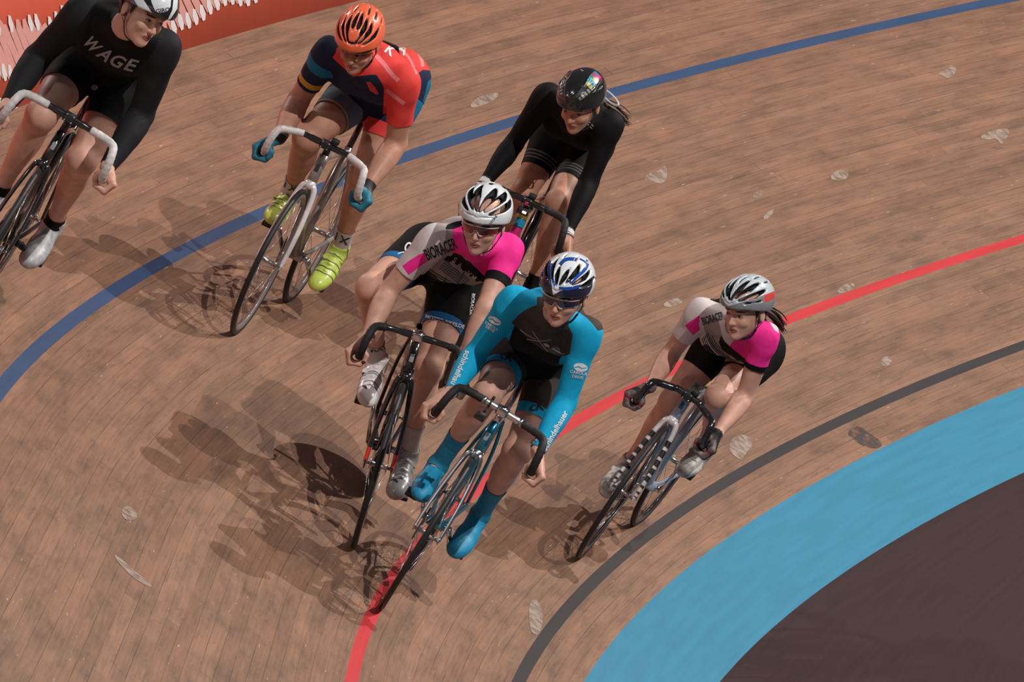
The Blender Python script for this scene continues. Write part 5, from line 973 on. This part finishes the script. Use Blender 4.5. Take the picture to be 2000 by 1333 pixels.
def dress_left(S, B, root):
    g = garment(S, keep_suit(1.97, 1.97, .60), .0035, 6, .0016)
    g.paint(legband(None, .55, .62), 1); g.paint(lambda s: np.where(anyarm(s), .05, -.01), 1)
    suit = g.obj('skinsuit', [C_BLACK, C_BLK2], root, .0015)
    for t, p, a, sx in (('W', [(-0.126, -0.06)][0], -46, .8), ('A', [(-0.077, -0.099)][0], -36, 1.), ('G', [(-0.033, -0.123)][0], -27, 1.1), ('E', [(0.016, -0.139)][0], -16, 1.2)): fdecal(B, 'chest_lettering', suit, t, p, PR_G, .066, a, sx=sx, shear=.3)
    fdecal(B, 'chest_emblem', suit, shape(ellp(.014, .011)), [(-0.115, -0.226)][0], PR_G)
    for n in 'RL': make_shoe(B, n, B['D'], root, [mat('shoe_cover_grey', (.40, .40, .43), .4, var=.25, scale=50), BLK], dict()); sock(S, n, 1.86, C_BLACK, root)
    h, sp = make_helmet(B, root, ST_AERO, [W_GL, W_IN, mat('helmet_black_gloss', (.013, .013, .014), .2, coat=.7)]); straps(B, h)
    fdecal(B, 'helmet_lettering', h, 'GIRO', [(0.141, 0.063)][0], PR_K, .022, 8, off=.0008)
    make_glasses(B, root, mat('glasses_frame_clear', (.2, .2, .21), .2), mat('lens_clear', (.30, .17, .12), .1, coat=.3)) if False else None; make_hair(B, root, HAIRD)
# ------------------------------------------------------------------ build everything
FR_TEAL = mat('frame_teal_metallic', (.012, .21, .32), .22, metal=.6, coat=.8, var=.04); FR_BLACK = mat('frame_black_gloss', (.012, .012, .013), .18, coat=.8); FR_WHITE = mat('frame_white_gloss', (.62, .58, .58), .25, coat=.6); FR_SILV = mat('frame_silver_grey', (.33, .31, .30), .25, metal=.3, coat=.6); FR_PALE = mat('frame_pale_blue', (.35, .42, .52), .25, coat=.6)
T_BLK = mat('bar_tape_black', (.014, .013, .013), .7, bump=.2, bscale=400); T_WHT = mat('bar_tape_white', (.62, .58, .57), .6, bump=.25, bscale=200, var=.15, scale=60); RED_ = mat('paint_red', (.62, .03, .02), .25, coat=.6); CC = [mat('patch_' + n, c, .3) for n, c in (('yellow', (.45, .38, .08)), ('cyan', (.01, .25, .40)), ('magenta', (.50, .02, .14)), ('green', (.01, .25, .15)), ('violet', (.12, .02, .20)))]
def bands_(hb, ht, BB, sl):
    L = [(hb, ht, .019, .0, .30, CC[2]), (hb, ht, .019, .34, .62, CC[1]), (hb, ht, .019, .64, .95, CC[0])]
    for i in range(11): L.append((hb, BB, .0185, .06 + .085 * i, .06 + .085 * i + .078, CC[[2, 4, 0, 1, 3, 0, 2, 1, 3, 0, 2][i]]))
    for i in range(4): L.append((ht, sl, .0145, .15 + .2 * i, .33 + .2 * i, CC[[3, 0, 2, 1][i]]))
    return L
BK_ = {}
BK_['blue'] = make_bike('blue', dict(frame=FR_TEAL, fork=mat('fork_chrome', (.42, .46, .50), .3, metal=1.), stem=CHR, bar=mat('bar_alloy', (.62, .62, .63), .32, metal=1.), tape=T_BLK, tape0=.085, collar=1, post=ALU, crank=CHR, rim=RIMD, rimd=.042, badge=mat('badge_silver', (.5, .52, .55), .3, metal=.7), nsp=20), 'metallic teal track bicycle with chrome fork, ridden by the person in the bright blue skinsuit')
BK_['pink'] = make_bike('pink', dict(frame=FR_BLACK, fork=FR_BLACK, forkb=[(.72, .98, RED_)], stem=CHR, bar=CARB, tape=T_BLK, tape0=.125, post=ALU, crank=CHR, rim=mat('rim_carbon', (.03, .027, .026), .2, coat=.7), rimd=.05, disc=mat('disc_carbon', (.02, .019, .019), .3, coat=.4), forkw=1.25, badge=mat('badge_silver', (.5, .52, .55), .3, metal=.7), aero=1.3, nsp=16), 'black track bicycle with red fork tips and black bar tape, behind the teal one')
BK_['orange'] = make_bike('orange', dict(frame=FR_SILV, fork=FR_WHITE, stem=BLK, bar=CARB, tape=T_WHT, tape0=.10, round=1, post=CARB, crank=ALU, ring=BLK, rim=mat('rim_grey', (.16, .14, .14), .3, coat=.3), rimd=.022, thick=1.15, forkw=1.25, badge=PR_K, nsp=18), 'white-forked silver bicycle with curved white bars, ridden by the person in the orange helmet')
BK_['far'] = make_bike('far', dict(frame=FR_BLACK, fork=FR_BLACK, forkb=[(.04 + .12 * i, .04 + .12 * i + .11, CC[[0, 1, 2, 4, 3, 0, 1][i]]) for i in range(7)], stem=BLK, bar=CARB, tape=T_BLK, tape0=.08, post=CARB, crank=ALU, rim=RIMD, rimd=.04, thick=1.25, bands=bands_, nsp=16), 'black bicycle with multicoloured bands on its frame tubes, ridden by the person with the ponytail')
BK_['rose'] = make_bike('rose', dict(frame=FR_PALE, fork=FR_WHITE, forkb=[(.18 + .10 * i, .18 + .10 * i + .05, BLK) for i in range(8)], forkw=1.25, stem=BLK, bar=CARB, tape=CARB, tape0=.07, round=1.6, post=FR_PALE, crank=CHR, ring=CHR, rim=RIMD, rimd=.03, thick=1.15, badge=PR_B, nsp=18), 'pale blue and white bicycle with checkered black-white fork, rightmost of the six')
BK_['left'] = make_bike('left', dict(frame=FR_BLACK, fork=FR_BLACK, stem=BLK, bar=CARB, tape=T_WHT, tape0=.085, post=CARB, crank=BLK, ring=BLK, rim=RIMD, rimd=.045, badge=mat('badge_silver', (.5, .52, .55), .3, metal=.7), nsp=16), 'black bicycle with white-taped drop bars, cut off by the left edge of the photo')
# action camera under the bar of the teal bike
r0, i0 = BK_['blue']; cl, st = i0['cl'], i0['st']
gp = MB().box(cl + A(.062, .035, -.055), (.0205, 0, 0), (0, .012, .002), (0, -.002, .0165)).build('action_camera', mat('camera_black', (.02, .02, .021), .35), r0, xf=st)
MB().lathe([(0, 0), (0, .007), (.004, .006), (.0045, 0)], cl + A(.070, .047, -.050), (0, 1, 0), 18).build('camera_lens', LN_B, gp, xf=st)
MB().tube([cl + A(.055, 0, 0) - A(.004, 0, 0), cl + A(.055, 0, 0) + A(.004, 0, 0)], .0185, 18).tube([cl + A(.055, .012, -.014), cl + A(.058, .028, -.035)], .005, 8).box(cl + A(.055, -.012, .02), (.006, 0, 0), (0, .008, 0), (0, 0, .01)).build('camera_mount', BLK, gp, xf=st)
for k_, sx_ in (('orange', -.03), ('rose', -.02), ('far', -.01)):
    r0, i0 = BK_[k_]; cl, st = i0['cl'], i0['st']; MB().box(cl + A(sx_, .0, .028), (.016, 0, 0), (0, .014, 0), (0, 0, .011)).build('bar_computer', BLK, r0, xf=st)
r0, i0 = BK_['far']; cl, st = i0['cl'], i0['st']; fc = MB().box(cl + A(0, .035, -.04), (.026, 0, 0), (0, .012, 0), (0, 0, .014)).build('front_light', BLK, r0, xf=st)
lg = bpy.data.materials.new('light_glow'); lg.use_nodes = True; lg.node_tree.nodes['Principled BSDF'].inputs['Emission Color'].default_value = (1, .45, .25, 1); lg.node_tree.nodes['Principled BSDF'].inputs['Emission Strength'].default_value = 3
MB().box(cl + A(-.008, .048, -.04), (.009, 0, 0), (0, .002, 0), (0, 0, .005)).build('light_window', lg, fc, xf=st)
MB().box(cl + A(0, .026, -.006), (.008, 0, 0), (0, .004, 0), (0, 0, .008)).build('stem_cap_magenta', CC[2], r0, xf=st)
import time; t0 = time.time()
make_person('blue', dict(skin=SK1, leg=1.0), 'person in a bright blue and dark skinsuit and blue-white helmet, on the teal bicycle', dress_blue); print('t', time.time() - t0)
make_person('pink', dict(skin=SK1, nails=1), 'person in white helmet, red mirrored glasses, pink-white jersey and white socks', dress_leader)
make_person('orange', dict(skin=SK2, arm=1.1, leg=1.05, torso=1.0, fem=0), 'person in orange helmet, red jersey and neon yellow shoes, crouched over curved white handlebars', dress_orange)
make_person('far', dict(skin=SK2), 'person in black helmet and all-black skinsuit with a ponytail, riding behind the others', dress_far)
make_person('rose', dict(skin=SK1, gaze=.003, face=.056), 'person in silver helmet and pink jersey with dark gloves, looking sideways, rightmost rider', dress_rose)
make_person('left', dict(skin=SK1, arm=1.08, fem=0, gaze=-.003, torso=1.0, nk=1.0, jaw=.002, face=.060), 'person in black long-sleeved skinsuit with grey chest lettering, riding nearest the red banner', dress_left)
print('t', time.time() - t0)
